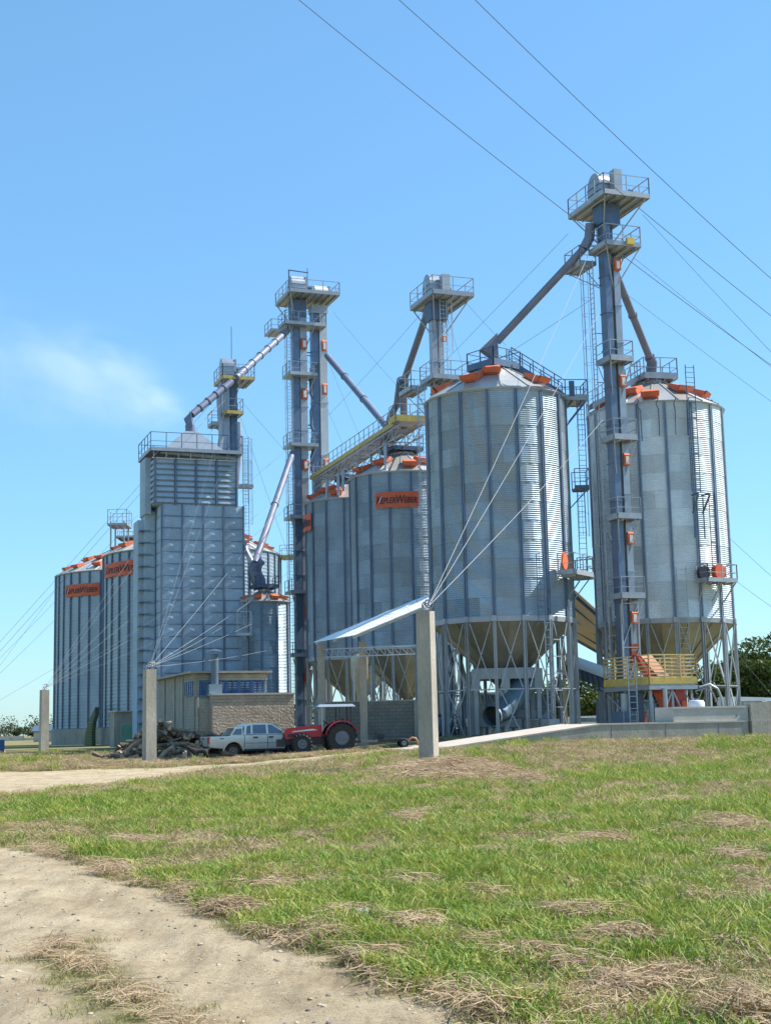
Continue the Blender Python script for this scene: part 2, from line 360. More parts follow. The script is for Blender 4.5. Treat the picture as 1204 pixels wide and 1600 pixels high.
def silo(label, X, Y, R, zb, zr, ze, nrib, nring, phase, vents, group, hopper=True, wall=None, waves=9, amp=.022, name='grain_silo', slope=.56, collar=.95, vs=1.0, roof_n=None, legdiv=2, simple=False, rib=None):
    wall = wall or GALV
    t = thing(name, label, 'silo', (X, Y, zb), 0, group)
    zr -= zb; ze -= zb; da = 2*math.pi/nrib; h = (ze-zr)/nring
    if not simple:
        me = corr_panel(R, da*.997, h-.004, waves, amp).mesh('wall_panel', wall, True)
        for j in range(nring):
            for i in range(nrib):
                o = mobj('wall_panel', me, t); o.location = (0, 0, zr+j*h); o.rotation_euler = (0, 0, phase+(i+(.5 if j % 2 else 0))*da)
    else:
        me = corr_panel(R, da*.997, ze-zr-.004, nring*3, amp, 2).mesh('wall_panel', wall, True)
        for i in range(nrib):
            o = mobj('wall_panel', me, t); o.location = (0, 0, zr); o.rotation_euler = (0, 0, phase+(i+.5)*da)
    # ribs (hat channels), shared mesh
    rw, rd = (.085, .085) if not simple else (.09, .10)
    rm = MB()
    for s in (-1, 1): rm.box((s*(rw*.72), -(R+.02+rd/2), (ze+zr)/2), (rw*.8, rd, ze-zr-.06))
    rm.box((0, -(R+.035), (ze+zr)/2), (rw*.62, .03, ze-zr-.08))
    rmesh = rm.mesh('stiffener', rib or RIB)
    for i in range(nrib): mobj('stiffener', rmesh, t, rotz=phase+i*da)
    # roof
    n = roof_n or nrib; dr = 2*math.pi/n; Re = R+.16; zc = ze+(Re-collar)*slope
    rp = MB(); a = dr/2*.985
    A, B_, C, D = pol(Re, -a, ze), pol(Re, a, ze), pol(collar, a, zc), pol(collar, -a, zc)
    rp.prism([A, B_, C, D], (0, 0, .03)); rmm = rp.mesh('roof_panel', ROOF)
    sm_ = MB().bar(pol(Re+.02, dr/2, ze+.05), pol(collar, dr/2, zc+.05), .05, .07).mesh('roof_seam', STEEL)
    for i in range(n):
        mobj('roof_panel', rmm, t, rotz=phase+i*dr); mobj('roof_seam', sm_, t, rotz=phase+i*dr)
    MB().lathe([(R+.02, ze-.10), (R+.10, ze-.10), (Re+.01, ze+.0), (R+.02, ze+.0)], nrib*3).build('eave_ring', STEEL, t, smooth=True)
    MB().lathe([(collar+.05, zc-.12), (collar+.05, zc+.22), (collar*.3, zc+.42), (0, zc+.42)], 20).build('roof_cap', STEEL, t, smooth=True)
    for (va, rr) in vents:
        w, l, hh = 1.12*vs, 1.2*vs, .50*vs; ca = Vector((math.sin(va), -math.cos(va), 0)); zz = ze+(Re-rr)*slope
        out = (ca*1.0+Vector((0, 0, -slope))).normalized(); side = Vector((math.cos(va), math.sin(va), 0)); up = out.cross(side)*-1
        if up.z < 0: up = -up
        o_ = ca*rr+Vector((0, 0, zz)); v = MB()
        def q(a_, b__, c_): return o_+side*a_+out*b__+up*c_
        lo = [q(-w*.42, -l/2, .03), q(w*.42, -l/2, .03), q(w*.46, l*.46, .03), q(-w*.46, l*.46, .03)]
        hi = [q(-w*.42, -l*.42, hh*.62), q(w*.42, -l*.42, hh*.62), q(w*.5, l*.56, hh*1.02), q(-w*.5, l*.56, hh*1.02)]
        v.add(lo+hi, [(0, 3, 2, 1), (4, 5, 6, 7), (0, 1, 5, 4), (1, 2, 6, 5), (2, 3, 7, 6), (3, 0, 4, 7)])
        vo = v.build('roof_vent', ORANGE, t)
        MB().add([q(-w*.53, l*.36, hh*.8), q(w*.53, l*.36, hh*.8), q(w*.53, l*.64, hh*1.15), q(-w*.53, l*.64, hh*1.15), q(-w*.53, l*.62, hh*.45), q(w*.53, l*.62, hh*.45)],
                 [(0, 1, 2, 3), (3, 2, 5, 4)]).build('vent_hood', ORANGE, vo)
    if hopper:
        MB().lathe([(R+.03, zr-.28), (R+.05, zr+.02), (R+.03, zr+.03)], nrib*3).build('ring_beam', STEEL, t, smooth=True)
        zc0 = zr-.2; zc1 = max(1.6, zr-R*.92)
        cp = MB(); a = da*.49
        cp.prism([pol(R-.03, -a, zc0), pol(R-.03, a, zc0), pol(.35, a, zc1), pol(.35, -a, zc1)], (0, 0, .02))
        cm = cp.mesh('cone_panel', CONE)
        fl = MB().bar(pol(R-.02, da/2, zc0-.03), pol(.36, da/2, zc1-.03), .03, .08).mesh('cone_seam', CONE)
        for i in range(nrib): mobj('cone_panel', cm, t, rotz=phase+i*da); mobj('cone_seam', fl, t, rotz=phase+i*da)
        MB().tube((0, 0, zc1+.15), (0, 0, zc1-.55), .36, 14).build('outlet_spout', STEEL, t)
        lm = MB()
        for s in (-1, 1): lm.box((s*.075, -(R+.06), (zr-.15)/2), (.035, .2, zr-.15))
        lm.box((0, -(R+.06), (zr-.15)/2), (.115, .03, zr-.16)); lm.box((0, -(R+.02), .02), (.34, .38, .04)); lm.box((0, -(R+.05), zr-.1), (.28, .26, .34))
        lme = lm.mesh('leg', STEEL)
        zm = zr*.42
        for i in range(nrib): mobj('leg', lme, t, rotz=phase+i*da)
        rb = R+.1
        def bmesh_(a0, z0, a1, z1, w): return MB().bar(pol(rb, a0, z0), pol(rb, a1, z1), w).mesh('cross_brace', STEEL)
        g = .05
        m1 = bmesh_(g, zr-.35, da-g, zm+.1, .055); m2 = bmesh_(da-g, zr-.35, g, zm+.1, .055)
        m3 = bmesh_(g, zm-.1, da-g, .15, .055); m4 = bmesh_(da-g, zm-.1, g, .15, .055)
        hb = MB().bar(pol(rb, .03, zm), pol(rb, da-.03, zm), .07).mesh('tie_beam', STEEL)
        for i in range(nrib):
            mobj('tie_beam', hb, t, rotz=phase+i*da)
            for m_ in (m1, m2): mobj('cross_brace', m_, t, rotz=phase+i*da)
            if i % legdiv == 0:
                for m_ in (m3, m4): mobj('cross_brace', m_, t, rotz=phase+i*da)
    else:
        MB().lathe([(R+.25, -.3), (R+.25, zr-.02), (R-.1, zr-.02)], nrib*2).build('concrete_base', CONC, t, smooth=True)
    t['zc'] = zc
    return t, zc, ze, zr
def peak_platform(t, zc, w=1.45, mat=None, sides='lrfb', toe=.3, ang=0, z=.62):
    """square walk round the roof cap, four stub posts down to the roof"""
    mat = mat or STEEL
    p = platform(t, -w, w, -w, w, zc+z, mat, toe=toe, sides=sides)
    for sx in (-1, 1):
        for sy in (-1, 1): ubox('stub_post', mat, t, (sx*(w-.15), sy*(w-.15), zc+z/2-.25), (.08, .08, z+.5))
    return p
RS = 4.42; ZB = .55
d22 = 2*math.pi/16
GS = 'tall hopper silos on legs'
D = math.radians
S1, zc1, ze1, zr1 = silo('largest looking hopper silo standing behind the concrete ramp in the middle', 7.15, 88, RS, ZB, 7.95, 21.9, 16, 12, D(-10.7),
    [(D(-88), 3.1), (D(-30), 2.9), (D(-8), 1.95), (D(50), 3.0), (D(110), 3), (D(160), 3), (D(-140), 3)], GS, slope=.60)
S2, zc2, ze2, zr2 = silo('rightmost hopper silo with red and black round hatches on its side platform', 18.2, 92.6, RS, ZB+.1, 7.95, 21.9, 16, 12, D(-3),
    [(D(-82), 3.4), (D(-40), 2.6), (D(-14), 3.7), (D(28), 2.5), (D(64), 2.8), (D(100), 3), (D(160), 3), (D(-140), 3)], GS, slope=.56, wall=GALV_LIT, rib=RIB_LIT)
SC1, zc3, ze3, zr3 = silo('hopper silo with a brand board on its front, left of the largest silo', 1.5, 115, RS, ZB, 7.9, 21.8, 16, 12, D(-15),
    [(D(-62), 3.5), (D(-35), 2.6), (D(8), 3.4), (D(35), 2.6), (D(-95), 3), (D(150), 3), (D(-150), 3)], GS)
SC2, zc4, ze4, zr4 = silo('hopper silo half hidden behind its neighbour, a red board on its left edge', -3.05, 130, RS, ZB, 7.9, 22.2, 16, 12, D(-9),
    [(D(-80), 3.4), (D(-60), 2.4), (D(-20), 3.5), (D(20), 2.2), (D(40), 3.5), (D(150), 3)], GS)
GB = 'wide flat bottomed silos'
SL2, zc5, ze5, zr5 = silo('wide silo behind the grain dryer with a board partly hidden by it', -20.9, 151, 9.45, .3, 2.2, 20.1, 40, 16, D(1),
    [(D(a), 7.9) for a in range(-170, 190, 24)]+[(D(a+12), 5.6) for a in range(-170, 190, 24)], GB, hopper=False, wall=GALV2, name='storage_silo', simple=True, slope=.5, vs=.95, amp=.02, roof_n=40)
SL1, zc6, ze6, zr6 = silo('leftmost wide silo with a brand board near its top', -30.9, 172, 9.45, .3, 2.2, 20.4, 40, 16, D(4),
    [(D(a), 7.9) for a in range(-165, 190, 24)]+[(D(a+12), 5.6) for a in range(-165, 190, 24)], GB, hopper=False, wall=GALV2, name='storage_silo', simple=True, slope=.5, vs=.95, amp=.02, roof_n=40)
SM, zc7, ze7, zr7 = silo('small squat silo beside the dryer under a forked chute', -10.4, 119, 2.08, .4, 1.2, 12.2, 10, 10, D(-2),
    [(D(-75), 1.55), (D(-12), 1.5), (D(35), 1.6), (D(80), 1.5), (D(150), 1.5)], 'small silo', hopper=False, slope=.55, collar=.5, vs=.62, waves=9)
del SM['group']
# ---------------------------------------------------------------- bucket elevators
TH = R_(20); U_ = Vector((math.cos(TH), math.sin(TH), 0)); V_ = Vector((-math.sin(TH), math.cos(TH), 0))
def local(root, p):
    """world point to the local frame of an upright root"""
    q = Vector(p)-root.location; c, s = math.cos(-root.rotation_euler.z), math.sin(-root.rotation_euler.z)
    return Vector((c*q.x-s*q.y, s*q.x+c*q.y, q.z))
def trunk(t, x, y, w, d, z0, z1, mat, step=2.35, fl=.05):
    o = MB().box((x, y, (z0+z1)/2), (w, d, z1-z0)).build('trunk', mat, t)
    z = z0+1.2
    while z < z1-.3:
        ubox('flange', mat, o, (x, y, z), (w+fl*2, d+fl*2, .07)); z += step
    return o
def inspection_box(t, x, y, z, w=.42, h=.78, dep=.2):
    b = MB()
    yy = y-dep/2
    b.prism([(x-w/2, y, z-h/2), (x-w/2, y-dep, z-h/2), (x-w/2, y-dep*1.15, z+h*.32), (x-w/2, y, z+h/2)], (w, 0, 0))
    o = b.build('inspection_box', ORANGE, t)
    ubox('cover_plate', WHITEP, o, (x, y-dep-.025, z-.07), (w*.52, .03, h*.6)); return o
def gearhead(t, x, y, z, w=.95, d=1.1, h=1.5, mat=None):
    mat = mat or CASE; m = MB(); n = 10; pr = []
    pts = [(-d/2, 0), (-d/2, h*.55)]+[(-d/2*math.cos(math.pi*k/n), h*.55+h*.45*math.sin(math.pi*k/n)) for k in range(1, n)]+[(d/2, h*.55), (d/2, 0)]
    m.prism([(x-w/2, y+a, z+b) for a, b in pts], (w, 0, 0))
    o = m.build('elevator_head', mat, t)
    for k in range(3): ubox('casing_strap', DSTEEL, o, (x, y, z+h*(.15+.2*k)), (w+.05, d+.05, .05))
    m = MB().tube((x+w/2, y-.1, z+h*.5), (x+w/2+.75, y-.1, z+h*.5), .24, 12); m.box((x+w/2+.35, y-.1, z+h*.18), (.6, .6, h*.32)); m.build('drive_motor', DSTEEL, t, smooth=False)
    ubox('belt_guard', STEEL, t, (x+w/2+.12, y-d*.1, z+h*.62), (.2, d*.62, h*.62))
    return o

# tower A, in front of the right silo
TA = thing('bucket_elevator', 'tallest elevator tower, with stacked railed landings in front of the right silo', 'elevator tower', (14.15, 84, .6), TH, 'elevator towers')
zb = .6
def L_(z): return z-zb
ztopA = zt(945, 318, 84)
trunk(TA, -.27, .05, .40, .75, 1.2, L_(ztopA), NAVY)
trunk(TA, .36, -.1, .42, .42, L_(4.6), L_(zt(948, 412, 84)), CASE)
trunk(TA, .36, .55, .42, .42, 1.2, L_(ztopA), DSTEEL)
MB().box((.05, .05, L_(ztopA)/2+.6), (.16, .3, L_(ztopA)-1.2)).build('cable_tray', STEEL, TA)
MB().box((.05, .1, .75), (1.35, 1.5, 1.5)).build('boot', ORANGED, TA)
MB().box((.05, .1, L_(ztopA)-.7), (1.3, 1.1, 1.5)).build('neck', DSTEEL, TA)
pA = platform(TA, -1.04, 2.1, -1.7, 3.0, L_(ztopA), STEEL, toe=.30, h=1.25)
for (x, y) in ((-.9, -1.5), (1.9, -1.5), (-.9, 2.8), (1.9, 2.8)): brace(TA, (x, y, L_(ztopA)-.1), (.05+(.3 if x > 0 else -.3), .1 if y < 0 else .5, L_(ztopA)-2.6), STEEL, .07)
gearhead(TA, -.1, .4, L_(ztopA)+.02, 1.0, 1.6, 2.0)
ubox('motor_box', STEEL, TA, (.35, -.75, L_(ztopA)+.95), (.55, .6, 1.9))
for k in range(3): ubox('valve', DSTEEL, TA, (1.0+k*.22, -1.2, L_(ztopA)+.32), (.1, .12, .5-.1*k))
zA2 = zt(950, 392, 84)
platform(TA, -.85, 1.55, -1.3, .9, L_(zA2), STEEL, toe=.3, h=1.25)
platform(TA, -1.5, -.4, .9, 2.9, L_(zt(950, 408, 84)), STEEL, toe=.3, h=1.2, sides='lfb')
for x, y in ((-.8, -1.25), (1.5, -1.25), (1.5, .8)): brace(TA, (x, y, L_(zA2)-.1), (.2, -.1, L_(zA2)-2.6), STEEL, .06)
for y in (1.0, 2.8): brace(TA, (-1.45, y, L_(zA2)-.7), (-.4, .3, L_(zA2)-2.4), STEEL, .06)
ubox('flood_lamp', YEL, TA, (.75, -1.42, L_(zA2)+.22), (.5, .22, .42))
zsA = [zt(956+(y-570)*.053, y, 84) for y in (568, 690, 812, 935)]
for z in zsA:
    z = L_(z)
    platform(TA, -.78, .78, -1.05, .7, z, STEEL, toe=.34, h=1.2, sides='lfr')
    for sx in (-1, 1):
        brace(TA, (sx*.72, -.95, z-.1), (sx*.22, -.15, z-2.5), STEEL, .06)
        brace(TA, (sx*.72, .6, z-.1), (sx*.22, .1, z-2.2), STEEL, .05)
for z in [zt(960, 415, 84)]+[a-1.15 for a in zsA]: inspection_box(TA, .36, -.31, L_(z))
ubox('orange_section', ORANGE, TA, (.36, -.1, L_(zt(990, 1024, 84))), (.46, .46, 1.35))
ladder(TA, (-.98, .5, .4), (-.98, .5, L_(zA2)-.6), (0, 1, 0.0), STEEL, w=.44, cage=(L_(12), L_(zA2)-1, (-1, 0, 0)))
for k in range(9): ubar('ladder_tie', STEEL, TA, (-.95, .5, 3+k*3.1), (-.3, .4, 3+k*3.1), .05)
for sx, sy in ((-.5, -.4), (.62, -.4), (-.5, .9), (.62, .9)):
    MB().box((sx, sy, L_(8.5)/2), (.1, .1, L_(8.5))).build('corner_post', STEEL, TA)
for k in range(3):
    z0 = .2+k*2.6
    brace(TA, (-.5, -.43, z0), (.62, -.43, z0+2.5), STEEL, .05); brace(TA, (.62, -.4, z0+2.55), (-.5, -.4, z0+2.55), STEEL, .06)

# twin towers B
dB = 134
def small_tower(label, px, py, dist, ztop, lit=True):
    p = at(px, py, dist); return thing('bucket_elevator', label, 'elevator tower', (p.x, p.y, .5), TH, 'elevator towers')
zb = .5
TB = small_tower('left twin elevator tower, small landings all the way up, long chute to the dryer', 467, 600, dB, 0)
zB = zt(467, 470, dB)
TB.scale = (1.12, 1.12, 1)
trunk(TB, -.32, 0, .55, .75, .3, L_(zB), NAVY); trunk(TB, .36, -.05, .62, .55, .3, L_(zB), CASE)
MB().box((0, .2, L_(zB)-.9), (1.3, 1.2, 1.7)).build('neck', DSTEEL, TB)
platform(TB, -1.3, 3.2, -2.0, 2.6, L_(zB)+.25, STEEL, toe=.34, h=1.25)
gearhead(TB, -.1, .1, L_(zB)+.3, 1.2, 1.5, 2.2)
gearhead(TB, 2.1, .4, L_(zB)+.3, 1.2, 1.5, 1.5, WHITEP)
ubar('antenna', DSTEEL, TB, (.9, 0, L_(zB)), (.9, 0, L_(zB)+3.4), .05)
ubar('davit_post', DSTEEL, TB, (-1.15, -1.2, L_(zB)), (-1.15, -1.2, L_(zB)+2.6), .09)
ubar('davit_arm', DSTEEL, TB, (-1.2, -1.2, L_(zB)+2.6), (.6, -1.2, L_(zB)+2.5), .09)
for x, y in ((-1.2, -1.8), (3.0, -1.8), (3.0, 2.4), (-1.2, 2.4)): brace(TB, (x, y, L_(zB)+.1), (x*.3, y*.2, L_(zB)-2.6), STEEL, .08)
for i, py in enumerate((512, 590, 700, 812, 928, 1026)):
    z = L_(zt(467, py, dB)); w = 1.55 if i == 0 else 1.2
    platform(TB, -w, w+(.1 if i else .6), -1.25, .9, z, STEEL, toe=.32, h=1.25, sides='lfr', joists=False)
    for sx in (-1, 1): brace(TB, (sx*1.15, -1.15, z-.1), (sx*.45, -.3, z-2.4), STEEL, .06)
    if i not in (3,): inspection_box(TB, .36, -.33, z-1.7, .5, 1.1, .3)
platform(TB, -2.6, -1.3, -.6, 1.6, L_(zt(440, 522, dB)), STEEL, h=1.1, sides='lf')
ladder(TB, (-1.0, -.6, .3), (-1.0, -.6, L_(zB)-1), (1, 0, 0), STEEL, w=.5, cage=(3, L_(zB)-2, (-.6, -1, 0)), r=.03)
ubox('orange_section', ORANGE, TB, (.36, -.05, L_(zt(476, 1060, dB))), (.66, .6, 1.1))
TB2 = small_tower('right one of the twin elevator towers, plain double trunk with red inspection boxes', 499, 600, dB+1.2, 0); TB2.scale = (1.12, 1.12, 1)
zB2 = zt(499, 478, dB+1)
trunk(TB2, -.40, .1, .58, .7, .3, L_(zB2), NAVY, step=5.2); trunk(TB2, .30, -.1, .68, .55, .3, L_(zB2), nmat('lit_casing', (.52, .53, .53), .4, .3, .08, 1, (.4, .36, .3), .3), step=5.2)  # pale casing paints the sunlight on this trunk beside its shaded twin
MB().box((-.05, 0, L_(zB2)-.4), (1.5, 1.0, .8)).build('neck', CASE, TB2)
for py in (536, 604, 722): inspection_box(TB2, .36, -.38, L_(zt(502, py, dB)), .42, 1.15, .12)
for py in (548, 662, 786):
    z = L_(zt(485, py, dB)); ubar('tie_beam', DSTEEL, TB2, (-1.6, -.1, z), (-.5, -.1, z), .1); ubar('tie_beam', DSTEEL, TB2, (-1.6, -.1, z-.3), (-.5, -.1, z-.3), .08)
for py in (600, 650, 720):
    z = L_(zt(485, py, dB)); m = MB().path([(-.7, -.2, z+1.2), (-.85, -.2, z+.6), (-.85, -.2, z-.8), (-.65, -.2, z-1.3)], .16, 8); m.build('dust_duct', DSTEEL, TB2, smooth=True)

# tower C between the two silo rows
dC = 100
TC = small_tower('middle elevator tower rising behind the largest silo with a bright ladder', 682, 520, dC, 0)
zC = zt(681, 470, dC)
trunk(TC, -.25, .1, .42, .6, .3, L_(zC), CASE); trunk(TC, .25, .1, .40, .5, .3, L_(zC), CASE)
MB().box((.05, .1, L_(zC)-.8), (1.3, 1.1, 1.5)).build('neck', DSTEEL, TC)
platform(TC, -1.0, 2.2, -1.9, 2.6, L_(zC), STEEL, toe=.34, h=1.3)
gearhead(TC, -.05, .3, L_(zC)+.03, 1.1, 1.5, 2.0)
ubox('motor_box', STEEL, TC, (.45, -.7, L_(zC)+.9), (.6, .6, 1.75))
for x, y in ((-.9, -1.7), (2.0, -1.7), (-.9, 2.4), (2.0, 2.4)): brace(TC, (x, y, L_(zC)-.1), (x*.3, y*.15, L_(zC)-2.5), STEEL, .07)
zC2 = zt(683, 604, dC)
platform(TC, -1.0, 1.8, -1.5, 1.0, L_(zC2)+.3, STEEL, toe=.34, h=1.3)
platform(TC, -2.2, -1.0, -.2, 2.2, L_(zC2)-.3, STEEL, toe=.3, h=1.3, sides='lfb')
for x, y in ((-.9, -1.4), (1.6, -1.4), (-2.1, 0), (-2.1, 2)): brace(TC, (x, y, L_(zC2)), (x*.25, y*.2, L_(zC2)-2.4), STEEL, .06)
ladder(TC, (.32, -.55, L_(zC2)), (.32, -.55, L_(zC)), (1, 0, 0), nmat('ladder_zinc', (.55, .56, .56), .4, .4), w=.5, cage=(L_(zC2)+2.4, L_(zC)-.3, (.5, -1, 0)), r=.035)
ladder(TC, (-1.5, -.4, .3), (-1.5, -.4, L_(zC2)), (1, 0, 0), STEEL, w=.5, cage=(3, L_(zC2)-.6, (-.6, -1, 0)))
inspection_box(TC, .3, -.6, L_(zt(684, 532, dC)), .3, .5, .1)

# tower D on the dryer
dD = 124
TD = small_tower('short elevator tower with yellow edged landings beside the dryer', 357, 640, dD, 0)
zD = zt(357, 597, dD)
trunk(TD, -.25, .1, .6, .7, .3, L_(zD)+1.2, CASE); trunk(TD, .45, 0, .6, .6, .3, L_(zD), DSTEEL)
gearhead(TD, -.1, .2, L_(zD)+.3, 1.1, 1.4, 1.9)
platform(TD, -.9, 2.0, -1.6, 1.7, L_(zD), STEEL, toe=.3, h=1.3, tmat=YEL)
zD2 = zt(357, 650, dD)
platform(TD, -.5, 1.0, -1.4, .6, L_(zD2), STEEL, toe=.3, h=1.3, tmat=YEL, sides='lfr')
platform(TD, -1.6, -.5, -.4, 1.2, L_(zD2)-.9, STEEL, toe=.3, h=1.2, sides='lfb')
for s in (-1, 1): brace(TD, (s*.8, -1.4, L_(zD)-.1), (s*.4, -.2, L_(zD)-2.4), STEEL, .06)
MB().path([(-.7, -.3, L_(zD2)+3.2), (-.95, -.3, L_(zD2)+1.5), (-.75, -.3, L_(zD2)-2), (-1.2, -.3, L_(zD2)-5.0)], .24, 8).build('dust_duct', CASE, TD, smooth=True)
MB().path([(.9, -.2, L_(zD2)-.6), (.95, -.2, L_(zD2)-3), (.6, -.2, L_(zD2)-6.5)], .26, 8).build('return_duct', CASE, TD, smooth=True)
ladder(TD, (1.35, -.9, L_(zt(370, 900, dD))), (1.35, -.9, L_(zD2)-2), (1, 0, 0), STEEL, w=.5, cage=(L_(zD2)-10, L_(zD2)-2.3, (.4, -1, 0)))
ubar('antenna', DSTEEL, TD, (.3, 0, L_(zD)+2), (.3, 0, L_(zD)+5.2), .05)

# ---------------------------------------------------------------- chutes (each runs from a tower to what it feeds)
def chute(label, a, b, r, mat=PIPE, nfl=4, end=None, head=None, group='grain chutes'):
    a = Vector(a); b = Vector(b)
    t = thing('grain_chute', label, 'chute', a, 0, group); B = b-a
    pipe = MB().tube((0, 0, 0), B, r, 14).build('pipe', mat, t, smooth=True)
    for k in range(1, nfl+1):
        f = k/(nfl+1); q = B*f; d = B.normalized()
        MB().tube(q-d*.06, q+d*.06, r*1.22, 14).build('flange', mat, pipe)
    return t, B
zb = 0
cA1, B = chute('long mauve chute from the tallest tower down left to the largest silo', at(912, 388, 84.5), at(776, 534, 87.6), .25, nfl=0)
# cone shaped diverter at the foot
e = B.copy(); zcap1 = .55+zc1
tip = at(766, 552, 87.8)-cA1.location; foot = Vector((7.15, 88, zcap1+.35))-cA1.location
m = MB()
f0 = at(750, 547, 87.2)-cA1.location; f1 = at(776, 522, 87.6)-cA1.location; f2 = at(778, 562, 87.8)-cA1.location; f3 = at(770, 562, 87.8)-cA1.location
m.prism([f0+Vector((0, -.35, 0)), f3+Vector((0, -.35, 0)), f2+Vector((0, -.35, 0)), f1+Vector((0, -.35, 0))], (0, .8, 0)); m.build('diverter', PIPE, cA1)
MB().tube(foot, f3+Vector((.15, 0, .1)), .27, 12).build('downspout', PIPE, cA1, smooth=True)
h0 = at(922, 350, 84.3)-cA1.location
MB().path([Vector((0, 0, 0)), at(920, 372, 84.4)-cA1.location, h0], .32, 12).build('elbow', PIPE, cA1, smooth=True)
cA2, B = chute('mauve chute from the tallest tower down right to the rightmost silo', at(960, 424, 84.6), at(1014, 558, 91.5), .25, nfl=1)
MB().path([B, at(1018, 566, 91.8)-cA2.location, Vector((18.0, 92.4, .65+zc2+.3))-cA2.location], .36, 12).build('elbow', PIPE, cA2, smooth=True)
cB1, B = chute('jointed chute running from the left twin tower down to the short tower', at(452, 514, 133.5), at(369, 590, 122.5), .31, nfl=6)
MB().path([at(470, 487, 134)-cB1.location, at(458, 500, 133.8)-cB1.location, Vector((0, 0, 0))], .42, 12).build('elbow', PIPE, cB1, smooth=True)
cD, B = chute('jointed chute from the short tower to the peak of the dryer', at(362, 596, 122.4), at(300, 648, 119.5), .31, nfl=4)
q = [at(288, 656, 119.3), at(299, 645, 119.4), at(302, 668, 119.4), at(293, 668, 119.4)]
MB().prism([p-cD.location+Vector((0, -.4, 0)) for p in q], (0, .9, 0)).build('diverter', PIPE, cD)
MB().tube(at(297, 664, 119.4)-cD.location, at(298, 684, 119.5)-cD.location, .42, 12).build('downspout', PIPE, cD, smooth=True)
cB2, B = chute('steep mauve chute from the left twin tower down to the small silo', at(457, 708, 133), at(398, 880, 118.6), .30, nfl=1)
g = lambda x, y, d: at(x, y, d)-cB2.location
MB().path([g(398, 880, 118.6), g(394, 893, 118.6), g(399, 905, 118.7), g(403, 918, 118.8)], [.36, .42, .42, .36], 12).build('elbow', PIPE, cB2, smooth=True)
MB().path([g(411, 876, 118.9), g(404, 882, 118.9), g(403, 896, 118.9), g(409, 905, 118.9), g(411, 918, 118.9)], [.3, .36, .36, .3, .3], 10).build('branch_elbow', PIPE, cB2, smooth=True)
MB().path([g(378, 842, 119.5), g(385, 862, 119), g(394, 880, 118.7)], .24, 10).build('branch_pipe', CASE, cB2, smooth=True)
cC1, B = chute('slanting chute from the right twin tower down to the catwalk', at(511, 556, 134), at(601, 663, 115.6), .30, nfl=2)
MB().path([at(601, 663, 115.6)-cC1.location, at(603, 668, 115.5)-cC1.location, at(603, 690, 115.5)-cC1.location], .32, 10).build('elbow', PIPE, cC1, smooth=True)
cC2, B = chute('chute from the middle tower that splits in two above the catwalk', at(666, 492, 101), at(629, 600, 108), .26, nfl=0)
g = lambda x, y, d: at(x, y, d)-cC2.location
MB().tube(g(629, 594, 107.6), g(628, 612, 108.6), .50, 12).build('splitter', DSTEEL, cC2)
MB().tube(g(630, 606, 108.6), g(631, 668, 111), .30, 12).build('straight_leg', PIPE, cC2, smooth=True)
MB().path([g(624, 600, 108.6), g(620, 632, 111), g(610, 650, 113), g(606, 668, 114)], .28, 12).build('curved_leg', PIPE, cC2, smooth=True)
m = MB().path([g(671, 482, 100.5), g(668, 490, 100.8), g(666, 495, 101)], .36, 10).build('elbow', PIPE, cC2, smooth=True)

# ---------------------------------------------------------------- silo top walks
z1 = zc1; p = peak_platform(S1, z1, 1.2, DSTEEL, toe=.42, z=.05); p.rotation_euler.z = D(40)
# inclined stair from the peak to the eave on the right side
az = D(98)
def inc(t, a0, a1, z0, z1_, az, w, mat, stair=True):
    ca = Vector((math.sin(az), -math.cos(az), 0)); sd_ = Vector((math.cos(az), math.sin(az), 0))
    A = ca*a0+Vector((0, 0, z0)); B = ca*a1+Vector((0, 0, z1_))
    m = MB()
    for s in (-1, 1): m.prism([A+sd_*s*w/2, B+sd_*s*w/2, B+sd_*s*w/2+Vector((0, 0, .34)), A+sd_*s*w/2+Vector((0, 0, .34))], sd_*.05)
    st = m.build('roof_stair', mat, t)
    n = int((B-A).length/.32)
    for k in range(n):
        q = A.lerp(B, (k+.5)/n); ubox('tread', mat, st, q+Vector((0, 0, .12)), (.22, w-.04, .03), Matrix.Rotation(az-math.pi/2, 3, 'Z'))
    U = Vector((0, 0, 1)); nn = 5
    for s in (-1, 1):
        o = sd_*s*(w/2+.03)
        for k in range(nn+1): q = A.lerp(B, k/nn)+o; ubox('rail_post', mat, st, q+U*.62, (.06, .06, 1.25))
        ubar('handrail', mat, st, A+o+U*1.22, B+o+U*1.22, .05); ubar('mid_rail', mat, st, A+o+U*.68, B+o+U*.68, .035)
inc(S1, 1.1, RS+.1, z1+.2, ze1+.25, D(97), .75, DSTEEL)
pe = platform(S1, RS-.5, RS+1.35, -1.0, 1.0, ze1+.05, STEEL, rmat=DSTEEL, toe=.35, h=1.25, sides='frb'); pe.rotation_euler.z = D(4)
ubox('rail_gate', DSTEEL, pe, (RS+.35, -1.06, ze1+.7), (.35, .03, 1.0))
for y in (-.8, .8): brace(S1, (RS+1.3, y, ze1-.05), (RS+.1, y, ze1-1.5), DSTEEL, .08)
lx = RS+.62
hzs = [zt(890, y, 88)-.55 for y in (640, 765, 905)]
ladder(S1, (lx+.35, -.3, hzs[1]), (lx+.35, -.3, ze1+.9), (1, .1, 0), DSTEEL, cage=(hzs[0]-2.6, ze1-.4, (0.2, -1, 0)))
pm = platform(S1, RS+.35, RS+1.25, -.8, .6, hzs[1], DSTEEL, h=1.2, sides='frb', joists=False)
for y in (-.7, .5): brace(S1, (RS+1.2, y, hzs[1]-.05), (RS+.1, y, hzs[1]-1.2), DSTEEL)
